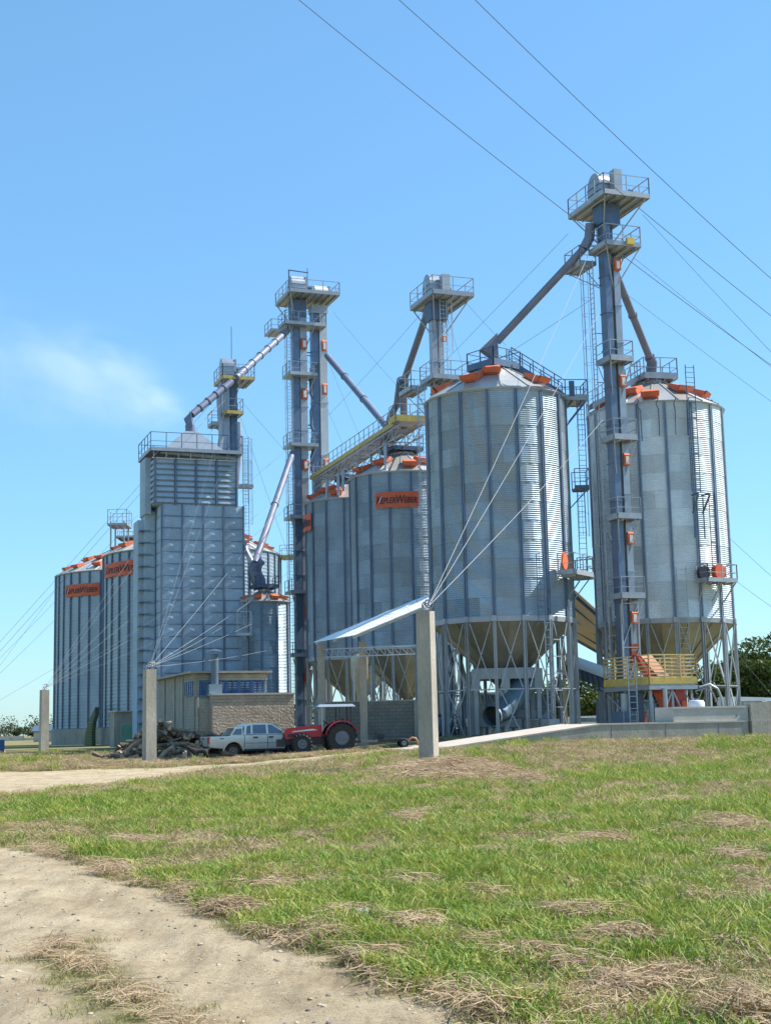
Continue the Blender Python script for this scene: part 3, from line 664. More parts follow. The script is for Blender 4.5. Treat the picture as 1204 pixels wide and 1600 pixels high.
ladder(S1, (lx+.1, -.55, hzs[2]), (lx+.1, -.55, hzs[1]), (1, .1, 0), DSTEEL, cage=(hzs[2]+2.6, hzs[1]-.3, (0.2, -1, 0)))
# hatch landing
def hatch(t, R, a, z, r, col, nm, lid=True):
    c = pol(R+.05, a, z); o_ = Vector((math.sin(a), -math.cos(a), 0))
    MB().tube(c-o_*.1, c+o_*(.28 if lid else .2), r, 20).build(nm, col, t, smooth=False)
ll = platform(S1, -1.3, 1.5, -(RS+1.15), -(RS+.12), hzs[2], STEEL, toe=.3, h=1.2, sides='lfr'); ll.rotation_euler.z = D(58)
p2 = platform(S1, 1.5, 2.6, -(RS+.75), -(RS-.5), hzs[2]-.02, STEEL, toe=.25, h=1.2, sides='frb', joists=False); p2.rotation_euler.z = D(58)
c = pol(RS+.55, D(46), hzs[2]+.78); o_ = Vector((.90, -.42, 0)); MB().tube(c-o_*.03, c+o_*.05, .54, 20).build('hatch_lid', ORANGE, S1)
o_ = None; hatch(S1, RS, D(59), hzs[2]+.72, .5, BLACK, 'hatch_opening', False)
for a in (35, 60, 80): brace(S1, pol(RS+1.1, D(a), hzs[2]-.05), pol(RS+.1, D(a), hzs[2]-1.3), STEEL, .07)
# ladders down to the ground at the front right
lb = D(29); so = Vector((math.cos(lb), math.sin(lb), 0))
pa = pol(RS+.45, lb, .2); ladder(S1, pa, pol(RS+.45, lb, zr1-.2), so, CASE, w=.5, r=.045, rung=.42)
pb = pol(RS+.45, D(24), zr1-.6); ladder(S1, pb, pol(RS+.45, D(24), hzs[2]+1.1), so, DSTEEL, cage=(zr1+.4, hzs[2]+1.1, (math.sin(D(24)), -math.cos(D(24)), 0)), w=.5)
MB().bar(pol(RS+.5, D(50), zr1+1.0), pol(RS+.5, D(50), 0.1), .10, .14).build('pipe_column', STEEL, S1)
for k in range(6): ubar('ladder_tie', STEEL, S1, pol(RS+.42, lb+.07, 1+k*1.0), pol(RS+.15, D(47), 1+k*1.0), .05)

# under S1: discharge frame and the big bent duct
fz = zt(785, 1052, 86)-.55
for (a, b) in (((-1.9, -1.9), (1.9, -1.9)), ((1.9, -1.9), (1.9, 1.9)), ((1.9, 1.9), (-1.9, 1.9)), ((-1.9, 1.9), (-1.9, -1.9))):
    ubar('discharge_girder', STEEL, S1, (a[0], a[1], fz), (b[0], b[1], fz), .14, .66) if abs(a[0]-b[0]) > 1 and False else ubox('discharge_girder', STEEL, S1, ((a[0]+b[0])/2, (a[1]+b[1])/2, fz), (abs(a[0]-b[0])+.12, abs(a[1]-b[1])+(.12 if a[0] == b[0] else .12), .66) if a[1] == b[1] else (.12, abs(a[1]-b[1])-.14, .66))
for sx in (-1.9, -.1, 1.9):
    for sy in (-1.9, 1.9): MB().box((sx, sy*1.0, fz/2-.33), (.24, .2, fz-.66)).build('frame_column', STEEL, S1); ubox('gusset', STEEL, S1, (sx, sy-(.13 if sy < 0 else -.13), fz-.35), (.5, .03, 1.25))
def big_duct():
    p0 = at(768, 1117, 85); t = thing('air_duct', 'fat bent blue grey air duct with an open mouth under the largest silo', 'duct', (p0.x, p0.y, .55))
    g = lambda x, y, d: at(x, y, d)-t.location
    pts = [g(768, 1119, 84.6), g(778, 1115, 85.3), g(790, 1107, 85.9), g(803, 1092, 86.4), g(817, 1074, 87), g(826, 1062, 87.4)]
    MB().path(pts, [.60, .62, .68, .72, .76, .76], 22, caps=False).build('duct_shell', nmat('duct_blue', (.16, .24, .30), .4, .4, .1, 2), t, smooth=True)
    d = (pts[1]-pts[0]).normalized(); MB().path([pts[0]-d*.05, pts[0]+d*.08], .66, 22, caps=False).build('mouth_flange', STEEL, t, smooth=True)
    MB().path([pts[0]+d*.5, pts[0]+d*.54], .58, 22).build('dark_inside', BLACK, t)
    for sx in (-.5, .5): MB().box((pts[0].x+sx, pts[0].y+.3, .2), (.1, .6, .5)).build('cradle_leg', STEEL, t)
    MB().box((pts[0].x, pts[0].y+.3, .28), (1.5, .1, .1)).build('cradle_beam', STEEL, t)
big_duct()

# S2 top and side gear
p = platform(S2, -1.1, 1.25, -1.2, 1.2, zc2+.3, STEEL, toe=.42, h=1.35); p.rotation_euler.z = D(12)
inc(S2, 1.1, RS+.2, zc2+.35, ze2+.2, D(-75), .8, CASE)
la = D(19)
ladder(S2, pol(RS+.25, la, zt(1090, 770, 88.5)-.65), pol(RS+.25, la, ze2+2.3), (math.cos(la), math.sin(la), 0), DSTEEL, w=.62, r=.03)
zz = zt(1095, 778, 88.5)-.65
for k in range(2):
    a = la-D(3)+D(9)*k
    brace(S2, pol(RS+.95, a, zz+.15), pol(RS+.1, a, zz+.15), DSTEEL, .1); brace(S2, pol(RS+.95, a, zz+.1), pol(RS+.1, a, zz-1.0), DSTEEL, .09)
    brace(S2, pol(RS+.2, a, zz), pol(RS+.2, a, zz-2.6), DSTEEL, .07)
a = D(32); ladder(S2, pol(RS+.35, a, zt(1130, 900, 88.5)-.65), pol(RS+.35, a, zz+.3), (math.cos(a), math.sin(a), 0), DSTEEL, w=.45)
zh = zt(1110, 908, 88)-.65
ll = platform(S2, -1.2, 1.25, -(RS+1.1), -(RS+.12), zh, STEEL, toe=.26, h=1.05, sides='lfr'); ll.rotation_euler.z = D(30)
hatch(S2, RS+.25, D(20), zh+.55, .42, nmat('black_hatch', (.03, .03, .045), .5, 0, .1, 2), 'hatch_opening'); hatch(S2, RS+.3, D(34), zh+.62, .48, ORANGED, 'hatch_lid')
for a in (17, 30, 44): brace(S2, pol(RS+1.05, D(a), zh-.05), pol(RS+.1, D(a), zh-1.2), STEEL, .07)
a = D(2); ladder(S2, pol(RS+.5, a, 3.2), pol(RS+.5, a, zh+.9), (math.cos(a), math.sin(a), 0), STEEL, w=.6)
for a, ln in ((-22, 2.6), (-8, 2.3), (5, 2.3), (15, 2.3)):   # bent hooks hanging below the eave
    MB().path([pol(RS+.55, D(a), ze2+.05), pol(RS+.5, D(a)-.03, ze2-.3), pol(RS+.22, D(a), ze2-.6), pol(RS+.15, D(a), ze2-ln)], .035, 6).build('sling_hook', DSTEEL, S2)

for t_, zc_, w_ in ((SC1, zc3, 1.35), (SC2, zc4, 1.3)):
    p = peak_platform(t_, zc_, w_, DSTEEL, toe=.34, z=.35, sides='lrfb'); p.rotation_euler.z = TH
p = platform(SM, -1.0, 1.0, -1.0, 1.0, zc7+.35, DSTEEL, toe=.3, h=.9, sides='lfr'); p.rotation_euler.z = TH
pk = platform(SL2, 9.5, 11.6, -1.4, 1.4, ze5-.2, STEEL, h=1.2, tmat=YEL, sides='frb')
platform(SL2, -2, 2, -2, 2, zc5+.5, STEEL, h=1.2, sides='lrfb', tmat=STEEL)
platform(SL1, -2, 2, -2, 2, zc6+.5, STEEL, h=1.2, sides='lrfb', tmat=STEEL)
pq = platform(SL2, -8.6, -6.6, -3, 0, zt(207, 812, 145)-.3, STEEL, h=1.6, sides='lrfb', tmat=STEEL)
for x in (-8.3, -6.9):
    for y in (-2.8, -.3): ubox('stub_post', STEEL, SL2, (x, y, zt(207, 832, 145)-.6), (.15, .15, 4.0))
for t_, X in ((SM, 0),):
    ladder(t_, (-1.5, -2.25, 1), (-1.5, -2.25, ze7+.2), (1, 0, 0), STEEL, cage=(2.5, ze7-.5, (0, -1, 0)))
    pz = zt(390, 992, 116.5)-.4; platform(t_, -2.0, -.9, -3.0, -2.1, pz, CASE, h=1.9, sides='lfr', joists=False)
    for s in (-1.9, -1.0): brace(t_, (s, -2.9, pz), (s, -2.1, pz-1.4), CASE)

# catwalk with yellow edges over the two far hopper silos
c0 = at(628, 681, 111.0); c1 = at(500, 738, 134)
cw = thing('catwalk', 'raised catwalk with yellow edge boards crossing above the two far hopper silos', 'catwalk', (c0.x, c0.y, (c0.z+c1.z)/2), math.atan2(c1.y-c0.y, c1.x-c0.x)-math.pi/2)
Lc = math.hypot(c1.x-c0.x, c1.y-c0.y)
pl = platform(cw, -1.0, 1.0, -1.0, Lc, 0, STEEL, toe=.36, h=1.25, sides='lrb', tmat=YEL, joists=False)
p2 = platform(cw, -1.4, 2.2, -2.6, -1.02, .02, STEEL, toe=.5, h=1.3, sides='lfr', tmat=YEL, joists=False)
tr = MB()
n = 12
for k in range(n):
    y0 = -2.4+(Lc+2)*k/n; y1 = -2.4+(Lc+2)*(k+1)/n
    for x in (-.9, .9): tr.bar((x, y0, -.25), (x, y1, -.25), .1); tr.bar((x, y0, -1.1), (x, y1, -1.1), .1); tr.bar((x, y0, -.25), (x, y1, -1.1), .06); tr.bar((x, y1, -.25), (x, y1, -1.1), .07)
    tr.bar((-.9, y0, -1.1), (.9, y1, -1.1), .06); tr.bar((-.9, y1, -.25), (.9, y1, -.25), .08)
tr.build('truss', STEEL, cw)
MB().box((0.1, Lc/2-1, .42), (.62, Lc-1, .5)).build('drag_conveyor', DSTEEL, cw)
for k in range(7): ubox('conveyor_lid', BLACK, cw, (-.1, 1+k*3.0, .72), (.3, .5, .12))
for (yy, hh) in ((3.2, 3.4), (5.6, 3.4), (9.5, 3.6), (18.5, 3.6), (21, 3.6)):
    for x in (-.85, .85): MB().bar((x, yy, -1.1), (x*1.0, yy, -hh), .12).build('support_leg', STEEL, cw)
for (yy, x) in ((0.5, -1.1), (7.5, -1.3), (11, -1.5), (13.5, -1.2), (16.5, -1.4)):
    MB().path([(x+.6, yy, -1.3), (x, yy, -1.25), (x-.2, yy, -1.5), (x-.2, yy, -3.4)], .12, 8).build('vent_pipe', CASE, cw, smooth=True)
# ---------------------------------------------------------------- brand boards
TXTM = nmat('black_letter_paint', (.02, .02, .03), .5, 0, .05, 2)
def letters(parts, shear=.18, off=.010):
    """list of (text, size, material) set one after another; returns meshes with x offset"""
    out = []; x = 0
    for s_, size, m in parts:
        cu = bpy.data.curves.new('lettering', 'FONT'); cu.body = s_; cu.size = size; cu.shear = shear; cu.offset = off*size; cu.extrude = .012; cu.resolution_u = 3; cu.space_character = .98
        ob = bpy.data.objects.new('lettering', cu); COL.objects.link(ob); dg = bpy.context.evaluated_depsgraph_get(); dg.update()
        me = bpy.data.meshes.new_from_object(ob.evaluated_get(dg)); bpy.data.objects.remove(ob); me.materials.clear(); me.materials.append(m)
        xs = [v.co.x for v in me.vertices]; w = max(xs)-min(xs)
        out.append((me, x-min(xs))); x += w+size*.05-(.14*size if len(s_) == 1 else .02*size)
    return out, x
def board(t, R, a0, a1, z0, z1):
    """curved brand board hugging the silo wall between two angles"""
    R2 = R+.22; m = MB(); n = 8; mid = (a0+a1)/2
    m.lathe([(R2-.04, z0), (R2, z0), (R2, z1), (R2-.04, z1), (R2-.04, z0)], n, a0, a1)
    bo = m.build('brand_board', ORANGED, t)
    H_ = z1-z0; W = R2*(a1-a0)
    ls, w = letters([('K', H_*.72, TXTM), ('EPLER', H_*.54, TXTM), ('W', H_*.72, TXTM), ('EBER', H_*.54, TXTM)])
    k = W*.93/w; hy = 1.0
    for me, x0 in ls:
        for v in me.vertices:
            x = (v.co.x+x0)*k-W*.465; a = mid+x/R2; r = R2+.02+v.co.z; z = z0+H_*.26+v.co.y*hy
            v.co = (r*math.sin(a), -r*math.cos(a), z)
        mobj('letter', me, bo)
    # white slash inside the first letter
    a_ = mid-(W*.465-.16*H_)/R2; q = MB()
    q.add([pol(R2+.045, a_-.0*H_, z0+H_*.30), pol(R2+.045, a_+.05*H_/R2, z0+H_*.30), pol(R2+.045, a_+.24*H_/R2, z0+H_*.72), pol(R2+.045, a_+.17*H_/R2, z0+H_*.72)], [(0, 1, 2, 3)])
    q.build('white_slash', WHITEP, bo)
    for k_ in range(3):
        a = a0+(a1-a0)*(k_+.5)/3; ubox('bracket', STEEL, bo, pol(R+.12, a, z0-.06), (.08, .2, .12))
def bd(t, px0, px1, py0, py1, dist, R, dz):
    X, Y = t.location.x, t.location.y; va = math.atan2(X, Y)
    def ang(px):
        q = at(px, (py0+py1)/2, 100); th = math.atan2(q.x, q.y)      # where the sight line meets the cylinder
        return math.asin(max(-1, min(1, math.sin(th-va)*math.hypot(X, Y)/(R+.2))))-th
    a0, a1 = ang(px0), ang(px1); am = (a0+a1)/2; dm = Y-(R+.2)*math.cos(am)
    board(t, R, a0, a1, zt((px0+px1)/2, py1, dm)-dz, zt((px0+px1)/2, py0, dm)-dz)
bd(SC1, 586, 654, 768, 792, 111, RS, ZB)
bd(SL2, 164, 228, 877, 899, 142, 9.45, .3)
bd(SL1, 103, 156, 912, 931, 163, 9.45, .3)
board(SC2, RS, D(-97), D(-54), zt(481, 832, 129)-ZB, zt(481, 806, 129)-ZB)

# ---------------------------------------------------------------- grain dryer
pL = at(252, 787, 116); dr = thing('grain_dryer', 'tall grey panelled grain dryer tower with louvred top storey and a hipped cap', 'grain dryer', (pL.x, pL.y, .3), TH)
zd = .3; W = 7.05; H1 = pL.z-zd; H2 = zt(300, 719, 117)-zd; DP = 4.2
DRY = nmat('dryer_sheet', (.37, .47, .56), .8, .0, .08, .7, (.24, .25, .25), .4, rnd=.07); DRY.node_tree.nodes['Principled BSDF'].inputs['Specular IOR Level'].default_value = .1
MB().box((W/2, DP/2, H1/2), (W-.1, DP-.1, H1)).build('core', DRY, dr)
nc, nr = 4, 20; cw_ = W/nc; rh = 1.005
def pyramid(w, h, d):
    x, z = w/2-.05, h/2-.03
    return MB().add([(-x, 0, -z), (x, 0, -z), (x, 0, z), (-x, 0, z), (0, -d, 0), (-x, -.0, -z)], [(0, 1, 4), (1, 2, 4), (2, 3, 4), (3, 0, 4)])
me = pyramid(cw_, rh, .055).mesh('side_panel', DRY); me2 = pyramid(DP/2, rh, .06).mesh('end_panel', DRY)
for r in range(nr):
    z = H1-(r+.5)*rh
    for c in range(nc): mobj('wall_panel', me, dr, loc=((c+.5)*cw_, -.01, z))
    for c in range(2): mobj('end_panel', me2, dr, loc=(-.01, (c+.5)*DP/2, z), rotz=-math.pi/2)
for c in range(nc+1): ubox('corner_rib', RIB, dr, (c*cw_ if 0 < c < nc else (c*cw_+(.03 if c == 0 else -.03)), -.06, H1/2), (.13, .16, H1+.04))
for c in (1, 2): ubox('corner_rib', RIB, dr, (-.06, c*DP/2-.05, H1/2), (.12, .1, H1+.02))
rl = MB().box((W/2, -.05, 0), (W, .05, .05)).mesh('joint_rail', RIB)
for r in range(1, nr): mobj('joint_rail', rl, dr, loc=(0, 0, H1-r*rh))
# rear left setback block
MB().box((-.5, DP*.75, (H1-.35)/2), (.9, DP*.5, H1-.35)).build('side_block', DRY, dr)
MB().box((-1.15, DP*.95, (H1-1.0)/2), (.55, DP*.5, H1-1.0)).build('rear_block', DRY, dr)
for r in range(nr-1): ubox('block_joint', RIB, dr, (-.95, DP*.73, H1-2-r*rh), (.92, DP*.5, .04)); ubox('block_joint', RIB, dr, (-.5, DP*.74, H1-2.1-r*rh), (.93, DP*.51, .04))
# louvred storey
x0, x1 = -.55, W-.62; h2 = H2-H1; lw = (x1-x0)/4; nl = 8; lh = h2/nl
MB().box(((x0+x1)/2, DP/2, H1+h2/2), (x1-x0-.1, DP-.2, h2)).build('upper_core', DRY, dr)
MB().box((x0-.3, DP*.62, H1+h2*.45), (.5, DP*.6, h2*1.25)).build('upper_side_block', DRY, dr)
def hood(w, h):
    m = MB(); n = 6; prof = [(.00, h*.48), (-.07, h*.36), (-.13, h*.08), (-.15, -h*.22), (-.11, -h*.27), (-.01, -h*.3)]
    xs = [-w/2+.09, -w/2+.22, 0, w/2-.22, w/2-.09]; ks = [.55, .95, 1.05, .95, .55]; V = []
    for x, k in zip(xs, ks): V += [(x, y*k, z) for y, z in prof]
    L_ = len(prof); F = [(i*L_+j, (i+1)*L_+j, (i+1)*L_+j+1, i*L_+j+1) for i in range(4) for j in range(L_-1)]
    F += [tuple(range(L_)), tuple(4*L_+j for j in range(L_-1, -1, -1))]; return m.add(V, F)
hm = hood(lw, lh).mesh('louvre', DRY, True); hm2 = hood(DP/2-.1, lh).mesh('end_louvre', DRY, True)
for r in range(nl):
    for c in range(4): mobj('louvre', hm, dr, loc=(x0+(c+.5)*lw, -.0, H1+(r+.5)*lh))
    for c in range(2): mobj('end_louvre', hm2, dr, loc=(x0, .1+(c+.5)*(DP/2-.1), H1+(r+.5)*lh), rotz=-math.pi/2)
for c in range(5): ubox('louvre_post', RIB, dr, (x0+c*lw, -.1, H1+h2/2), (.14, .2, h2+.1))
ubox('cornice', WHITEP, dr, ((x0+x1)/2, -.12, H2+.03), (x1-x0+.5, .12, .08))
# walkway, cap
zw = H2+.02; 
pw = platform(dr, x0-.5, x1+.3, -.9, DP+.6, zw+.55, DSTEEL, toe=.3, h=1.5, sides='lrfb', joists=False, tmat=STEEL)
for k in range(8): ubox('strut', STEEL, dr, (x0-.2+k*(x1-x0+.3)/7, -.6, zw+.27), (.07, .07, .55)); ubar('strut', STEEL, dr, (x0-.2+k*(x1-x0+.3)/7, -.1, zw+.05), (x0+.2+k*(x1-x0+.1)/7, -.85, zw+.5), .05)
cx = (at(297, 690, 118)-dr.location); cx = local(dr, at(297, 690, 119)).x; zc_ = zt(297, 676, 119)-zd; cb = zw+.62
bx0, bx1, by0, by1 = x0+.5, x1-.5, .2, DP-.2; e = .55
m = MB().add([(bx0, by0, cb), (bx1, by0, cb), (bx1, by1, cb), (bx0, by1, cb), (cx-e, DP/2-e, zc_), (cx+e, DP/2-e, zc_), (cx+e, DP/2+e, zc_), (cx-e, DP/2+e, zc_)],
    [(0, 1, 5, 4), (1, 2, 6, 5), (2, 3, 7, 6), (3, 0, 4, 7), (4, 5, 6, 7)]); m.build('hipped_cap', nmat('shaded_cap_sheet', (.17, .22, .28), .7, .1, .1, 1), dr)  # dark tone painted in so the sun-facing cap reads as shaded
MB().tube((bx0, .0, cb-.02), (bx1+.4, .0, cb-.35), .2, 10).build('spreader_tube', DRY, dr, smooth=True)
ladder(dr, (x1+.75, -.2, H1+.2), (x1+.75, -.2, zw+1.5), (1, 0, 0), STEEL, cage=(H1+1.5, zw, (.3, -1, 0)))
ubox('side_landing', STEEL, dr, (x1+.8, .2, zw-2.1), (1.3, .8, .3))

# ---------------------------------------------------------------- brick boiler house
BRK = bpy.data.materials.new('rough_blockwork'); BRK.use_nodes = True
def blockmat(m, c1, c2, mortar, bw, bh, bump=.03, rough=.95):
    nt = m.node_tree; N = nt.nodes; L = nt.links; b = N['Principled BSDF']; b.inputs['Roughness'].default_value = rough
    tc = N.new('ShaderNodeTexCoord'); sep = N.new('ShaderNodeSeparateXYZ'); L.new(tc.outputs['Object'], sep.inputs[0])
    ad = N.new('ShaderNodeMath'); ad.operation = 'ADD'; L.new(sep.outputs[0], ad.inputs[0]); L.new(sep.outputs[1], ad.inputs[1])
    cb = N.new('ShaderNodeCombineXYZ'); L.new(ad.outputs[0], cb.inputs[0]); L.new(sep.outputs[2], cb.inputs[1])
    br = N.new('ShaderNodeTexBrick'); L.new(cb.outputs[0], br.inputs[0]); br.inputs['Color1'].default_value = (*c1, 1); br.inputs['Color2'].default_value = (*c2, 1); br.inputs['Mortar'].default_value = (*mortar, 1)
    br.inputs['Scale'].default_value = 1; br.inputs['Brick Width'].default_value = bw; br.inputs['Row Height'].default_value = bh; br.inputs['Mortar Size'].default_value = .014
    n = N.new('ShaderNodeTexNoise'); n.inputs['Scale'].default_value = 1.1; n.inputs['Detail'].default_value = 8; n.inputs['Roughness'].default_value = .7; L.new(tc.outputs['Object'], n.inputs[0])
    r = N.new('ShaderNodeMapRange'); r.inputs[1].default_value = .3; r.inputs[2].default_value = .7; r.inputs[3].default_value = .72; r.inputs[4].default_value = 1.15; L.new(n.outputs[0], r.inputs[0])
    mv = N.new('ShaderNodeVectorMath'); mv.operation = 'SCALE'; L.new(br.outputs[0], mv.inputs[0]); L.new(r.outputs[0], mv.inputs['Scale']); L.new(mv.outputs[0], b.inputs['Base Color'])
    n2 = N.new('ShaderNodeTexNoise'); n2.inputs['Scale'].default_value = 6; n2.inputs['Detail'].default_value = 6; L.new(tc.outputs['Object'], n2.inputs[0])
    mm = N.new('ShaderNodeMath'); mm.operation = 'MULTIPLY_ADD'; L.new(br.outputs['Fac'], mm.inputs[0]); mm.inputs[1].default_value = -.5; L.new(n2.outputs[0], mm.inputs[2])
    bp = N.new('ShaderNodeBump'); bp.inputs['Distance'].default_value = bump; L.new(mm.outputs[0], bp.inputs['Height']); L.new(bp.outputs[0], b.inputs['Normal'])
    return m
blockmat(BRK, (.52, .40, .31), (.45, .35, .275), (.36, .30, .25), .42, .22, .09)
PB = bpy.data.materials.new('plain_blockwork'); PB.use_nodes = True
PLAS = blockmat(PB, (.36, .34, .285), (.33, .315, .265), (.27, .26, .22), .42, .22, .012)
pc = at(303, 1052, 100); bh = thing('boiler_house', 'low concrete block building with blue louvred windows in front of the dryer', 'building', (pc.x, pc.y, .25), TH)
hz = pc.z-.25; Lw = 13.5; wf = 5.15; lowh = zt(400, 1086, 101)-.25
# left long wall (runs away), front upper wall with window band, proud lower wall
MB().box((.1, Lw/2, hz/2), (.2, Lw, hz)).build('wall', PLAS, bh)
for y in (3.6, 6.6, 10.4): ubox('pilaster', CONC, bh, (-.05, y, hz/2-.05), (.12, .35, hz-.1))
w0 = zt(350, 1086, 101)-.25; w1 = zt(350, 1063, 101)-.25
MB().box((.2+wf/2, .1, w0/2), (wf, .2, w0)).build('wall', PLAS, bh)
MB().box((.2+wf/2, .1, (w1+hz-.05)/2), (wf, .2, hz-.05-w1)).build('wall', PLAS, bh)
MB().box((wf+.1, Lw/2+.1, hz/2), (.2, Lw-.2, hz-.02)).build('wall', PLAS, bh)
MB().box((wf/2, Lw/2-.15, hz+.06), (wf+.9, Lw+.7, .14)).build('roof', CONC, bh)
nwin = 5; ww = (wf-.55)/nwin
def window(par, c, w, h, along):
    fr = MB(); ax = Vector((1, 0, 0)) if along == 'x' else Vector((0, 1, 0)); c = Vector(c)
    for s in (-1, 1):
        fr.box(c+ax*s*(w/2-.03), (.06, .1, h) if along == 'x' else (.1, .06, h)); fr.box(c+Vector((0, 0, s*(h/2-.03))), (w-.12, .1, .06) if along == 'x' else (.1, w-.12, .06))
    fr.box(c, (.05, .1, h-.12) if along == 'x' else (.1, .05, h-.12))
    f = fr.build('window', BLUE, par)
    for s in (-1, 1):
        for k in range(5):
            p = c+ax*s*w/4; p.z = c.z-h/2+.1+(h-.2)*(k+.5)/5
            ubox('pane', GLASSD, f, p, (w/2-.12, .02, (h-.2)/5-.035) if along == 'x' else (.02, w/2-.12, (h-.2)/5-.035), Matrix.Rotation(.35, 3, 'X') if along == 'x' else None)
for k in range(nwin):
    window(bh, (.5+(k+.5)*ww, .1, (w0+w1)/2), ww-.16, w1-w0, 'x')
    ubox('mullion', BLUE, bh, (.5+k*ww, .1, (w0+w1)/2), (.13, .14, w1-w0))
ubox('mullion', BLUE, bh, (.5+nwin*ww, .1, (w0+w1)/2), (.13, .14, w1-w0)); ubox('pier', PLAS, bh, (.3, .1, (w0+w1)/2), (.2, .19, w1-w0))
wl = [(.9, 1.2), (2.2, 1.2)]
for y, w in wl: window(bh, (-.03, y, (w0+w1)/2-.02), w, w1-w0, 'y')
MB().box((3.95, -.75, lowh/2), (5.9, 1.45, lowh)).build('lean_to_wall', BRK, bh)
MB().box((3.95, -.75, lowh+.06), (6.05, 1.6, .12)).build('coping', CONCL, bh)
MB().box((.55, -.35, lowh/2-.1), (.9, .6, lowh-.2)).build('front_wall', PLAS, bh)
for x in (.12, .98, 1.05): MB().tube((x, -.72 if x < 1 else -.72, .1), (x, -.72, lowh-.1), .05, 8).build('down_pipe', CONC, bh)
sx = local(bh, at(338, 1080, 99.6)); s0 = lowh+.1; s1 = zt(340, 1021, 99.5)-.25
stk = MB().tube((sx.x, -.35, s0-.0), (sx.x, -.35, s1), .30, 14).build('flue_stack', nmat('flue_steel', (.13, .18, .23), .5, .4, .1, 2), bh, smooth=True)
ubox('flue_base', nmat('flue_base_paint', (.2, .27, .33), .5, .2, .1), stk, (sx.x, -.35, s0+.35), (.95, .8, .7))
MB().tube((sx.x, -.35, s1+.18), (sx.x, -.35, s1+.36), .62, 14, .1).build('flue_cap', DSTEEL, stk)
for k in range(3): a = k*2.1; ubar('cap_strut', STEEL, stk, (sx.x+.28*math.cos(a), -.35+.28*math.sin(a), s1-.02), (sx.x+.28*math.cos(a), -.35+.28*math.sin(a), s1+.2), .03)
MB().path([(.75, -.1, hz+.1), (.75, -.1, hz+1.1)], .03, 6).build('vent_rod', STEEL, bh)
MB().path([(1.15, -.1, hz+.1), (1.15, -.1, hz+1.0)], .03, 6).build('vent_rod', STEEL, bh)

# small block shed with a green door beside the wide silo
ps = at(203, 1150, 128); sh = thing('small_shed', 'small grey hut with a pale green door behind the firewood heap', 'hut', (ps.x, ps.y, .35), TH)
MB().box((0, 0, 1.55), (3.2, 2.4, 3.1)).build('wall', CONC, sh); ubox('roof', CONCL, sh, (0, 0, 3.15), (3.5, 2.7, .12)); ubox('door', nmat('green_door', (.16, .36, .24), .6, 0, .1), sh, (-.5, -1.23, 1.0), (.9, .05, 2.0)); ubox('door_frame', STEEL, sh, (-.5, -1.215, 1.04), (1.06, .03, 2.1))
# curved green stair cover on the leftmost wide silos
ps = at(143, 1160, 146); gs = thing('access_chute', 'curved green sheet metal hood at the foot of the wide silos', 'hood', (ps.x, ps.y, .35), D(-10))
gs.scale = (.62, 1, .74)
GRN = nmat('green_sheet', (.15, .18, .10), .6, .1, .15, 2)
g = [(-.9, 0, 0), (-.75, 0, 1.5), (-.45, 0, 2.8), (.1, 0, 3.9), (.6, 0, 4.7), (.95, 0, 5.3), (.95, 0, 4.3), (.55, 0, 3.2), (.4, 0, 1.8), (.45, 0, 0)]
MB().prism([(x, -.5, z) for x, y, z in g], (0, 1.0, 0)).build('hood_shell', GRN, gs)
for k in range(9): ubox('tread', YEL, gs, (-.2+.02*k, -.55, .3+k*.36), (.75, .06, .05))

# ---------------------------------------------------------------- ramp, walls
A0 = Vector((3.3, 68.3, 0)); 
def up_(u, v, z=0): return Vector((A0.x+U_.x*u+V_.x*v, A0.y+U_.y*u+V_.y*v, z))
rp = thing('concrete_ramp', 'long concrete loading ramp climbing from left to right in front of the silos', 'ramp', (A0.x, A0.y, .3), TH)
zr_ = 1.53-.3; za = .50-.3
def rampz(u): return za if u < -1.5 else (zr_ if u > 7.6 else za+(zr_-za)*(u+1.5)/9.1)
us = [-2.2, -1.5, 1, 3, 5, 6.6, 7.6, 10, 13, 16.2]
Wd = 4.6
m = MB()
for a, b in zip(us, us[1:]):
    za_, zb_ = rampz(a), rampz(b); m.add([(a, 0, -.6), (b, 0, -.6), (b, 0, zb_), (a, 0, za_), (a, Wd, -.6), (b, Wd, -.6), (b, Wd, zb_), (a, Wd, za_)], [(0, 1, 2, 3), (5, 4, 7, 6)])
m.add([(16.2, 0, -.6), (16.2, Wd, -.6), (16.2, Wd, zr_), (16.2, 0, zr_)], [(0, 1, 2, 3)])
m.build('side_wall', CONC, rp)
m = MB()
for a, b in zip(us, us[1:]): m.add([(a, -.03, rampz(a)+.01), (b, -.03, rampz(b)+.01), (b, Wd+.03, rampz(b)+.01), (a, Wd+.03, rampz(a)+.01)], [(0, 1, 2, 3)]); m.add([(a, -.03, rampz(a)-.07), (b, -.03, rampz(b)-.07), (b, -.03, rampz(b)+.01), (a, -.03, rampz(a)+.01)], [(0, 1, 2, 3)])
m.build('driving_surface', nmat('ramp_concrete', (.46, .40, .34), .9, 0, .1, 1.5, (.33, .29, .24), .4), rp)
for k in range(3): ubox('wall_joint', DSTEEL, rp, (8.2+k*3.1, -.004, .4), (.03, .01, 1.5))
uB = local(rp, at(1048, 1115, 72.6)).x; uE = local(rp, at(1161, 1115, 74.4)).x
zz = zt(1100, 1104, 73.6); bw = thing('concrete_parapet', 'pale smooth concrete block wall standing on the ramp edge', 'low wall', up_(uB, .08, 1.54), TH)
m = MB().box(((uE-uB)/2-.02, .9, (zz-1.54)/2), (uE-uB-.05, 1.8, zz-1.54)).build('wall_block', CONCL, bw)
ubox('coping_edge', CONCL, bw, ((uE-uB)/2-.02, -.01, zz-1.54-.05), (uE-uB, .06, .09)); ubox('drain_hole', DSTEEL, bw, (uE-uB-.75, -.003, .25), (.08, .02, .08))
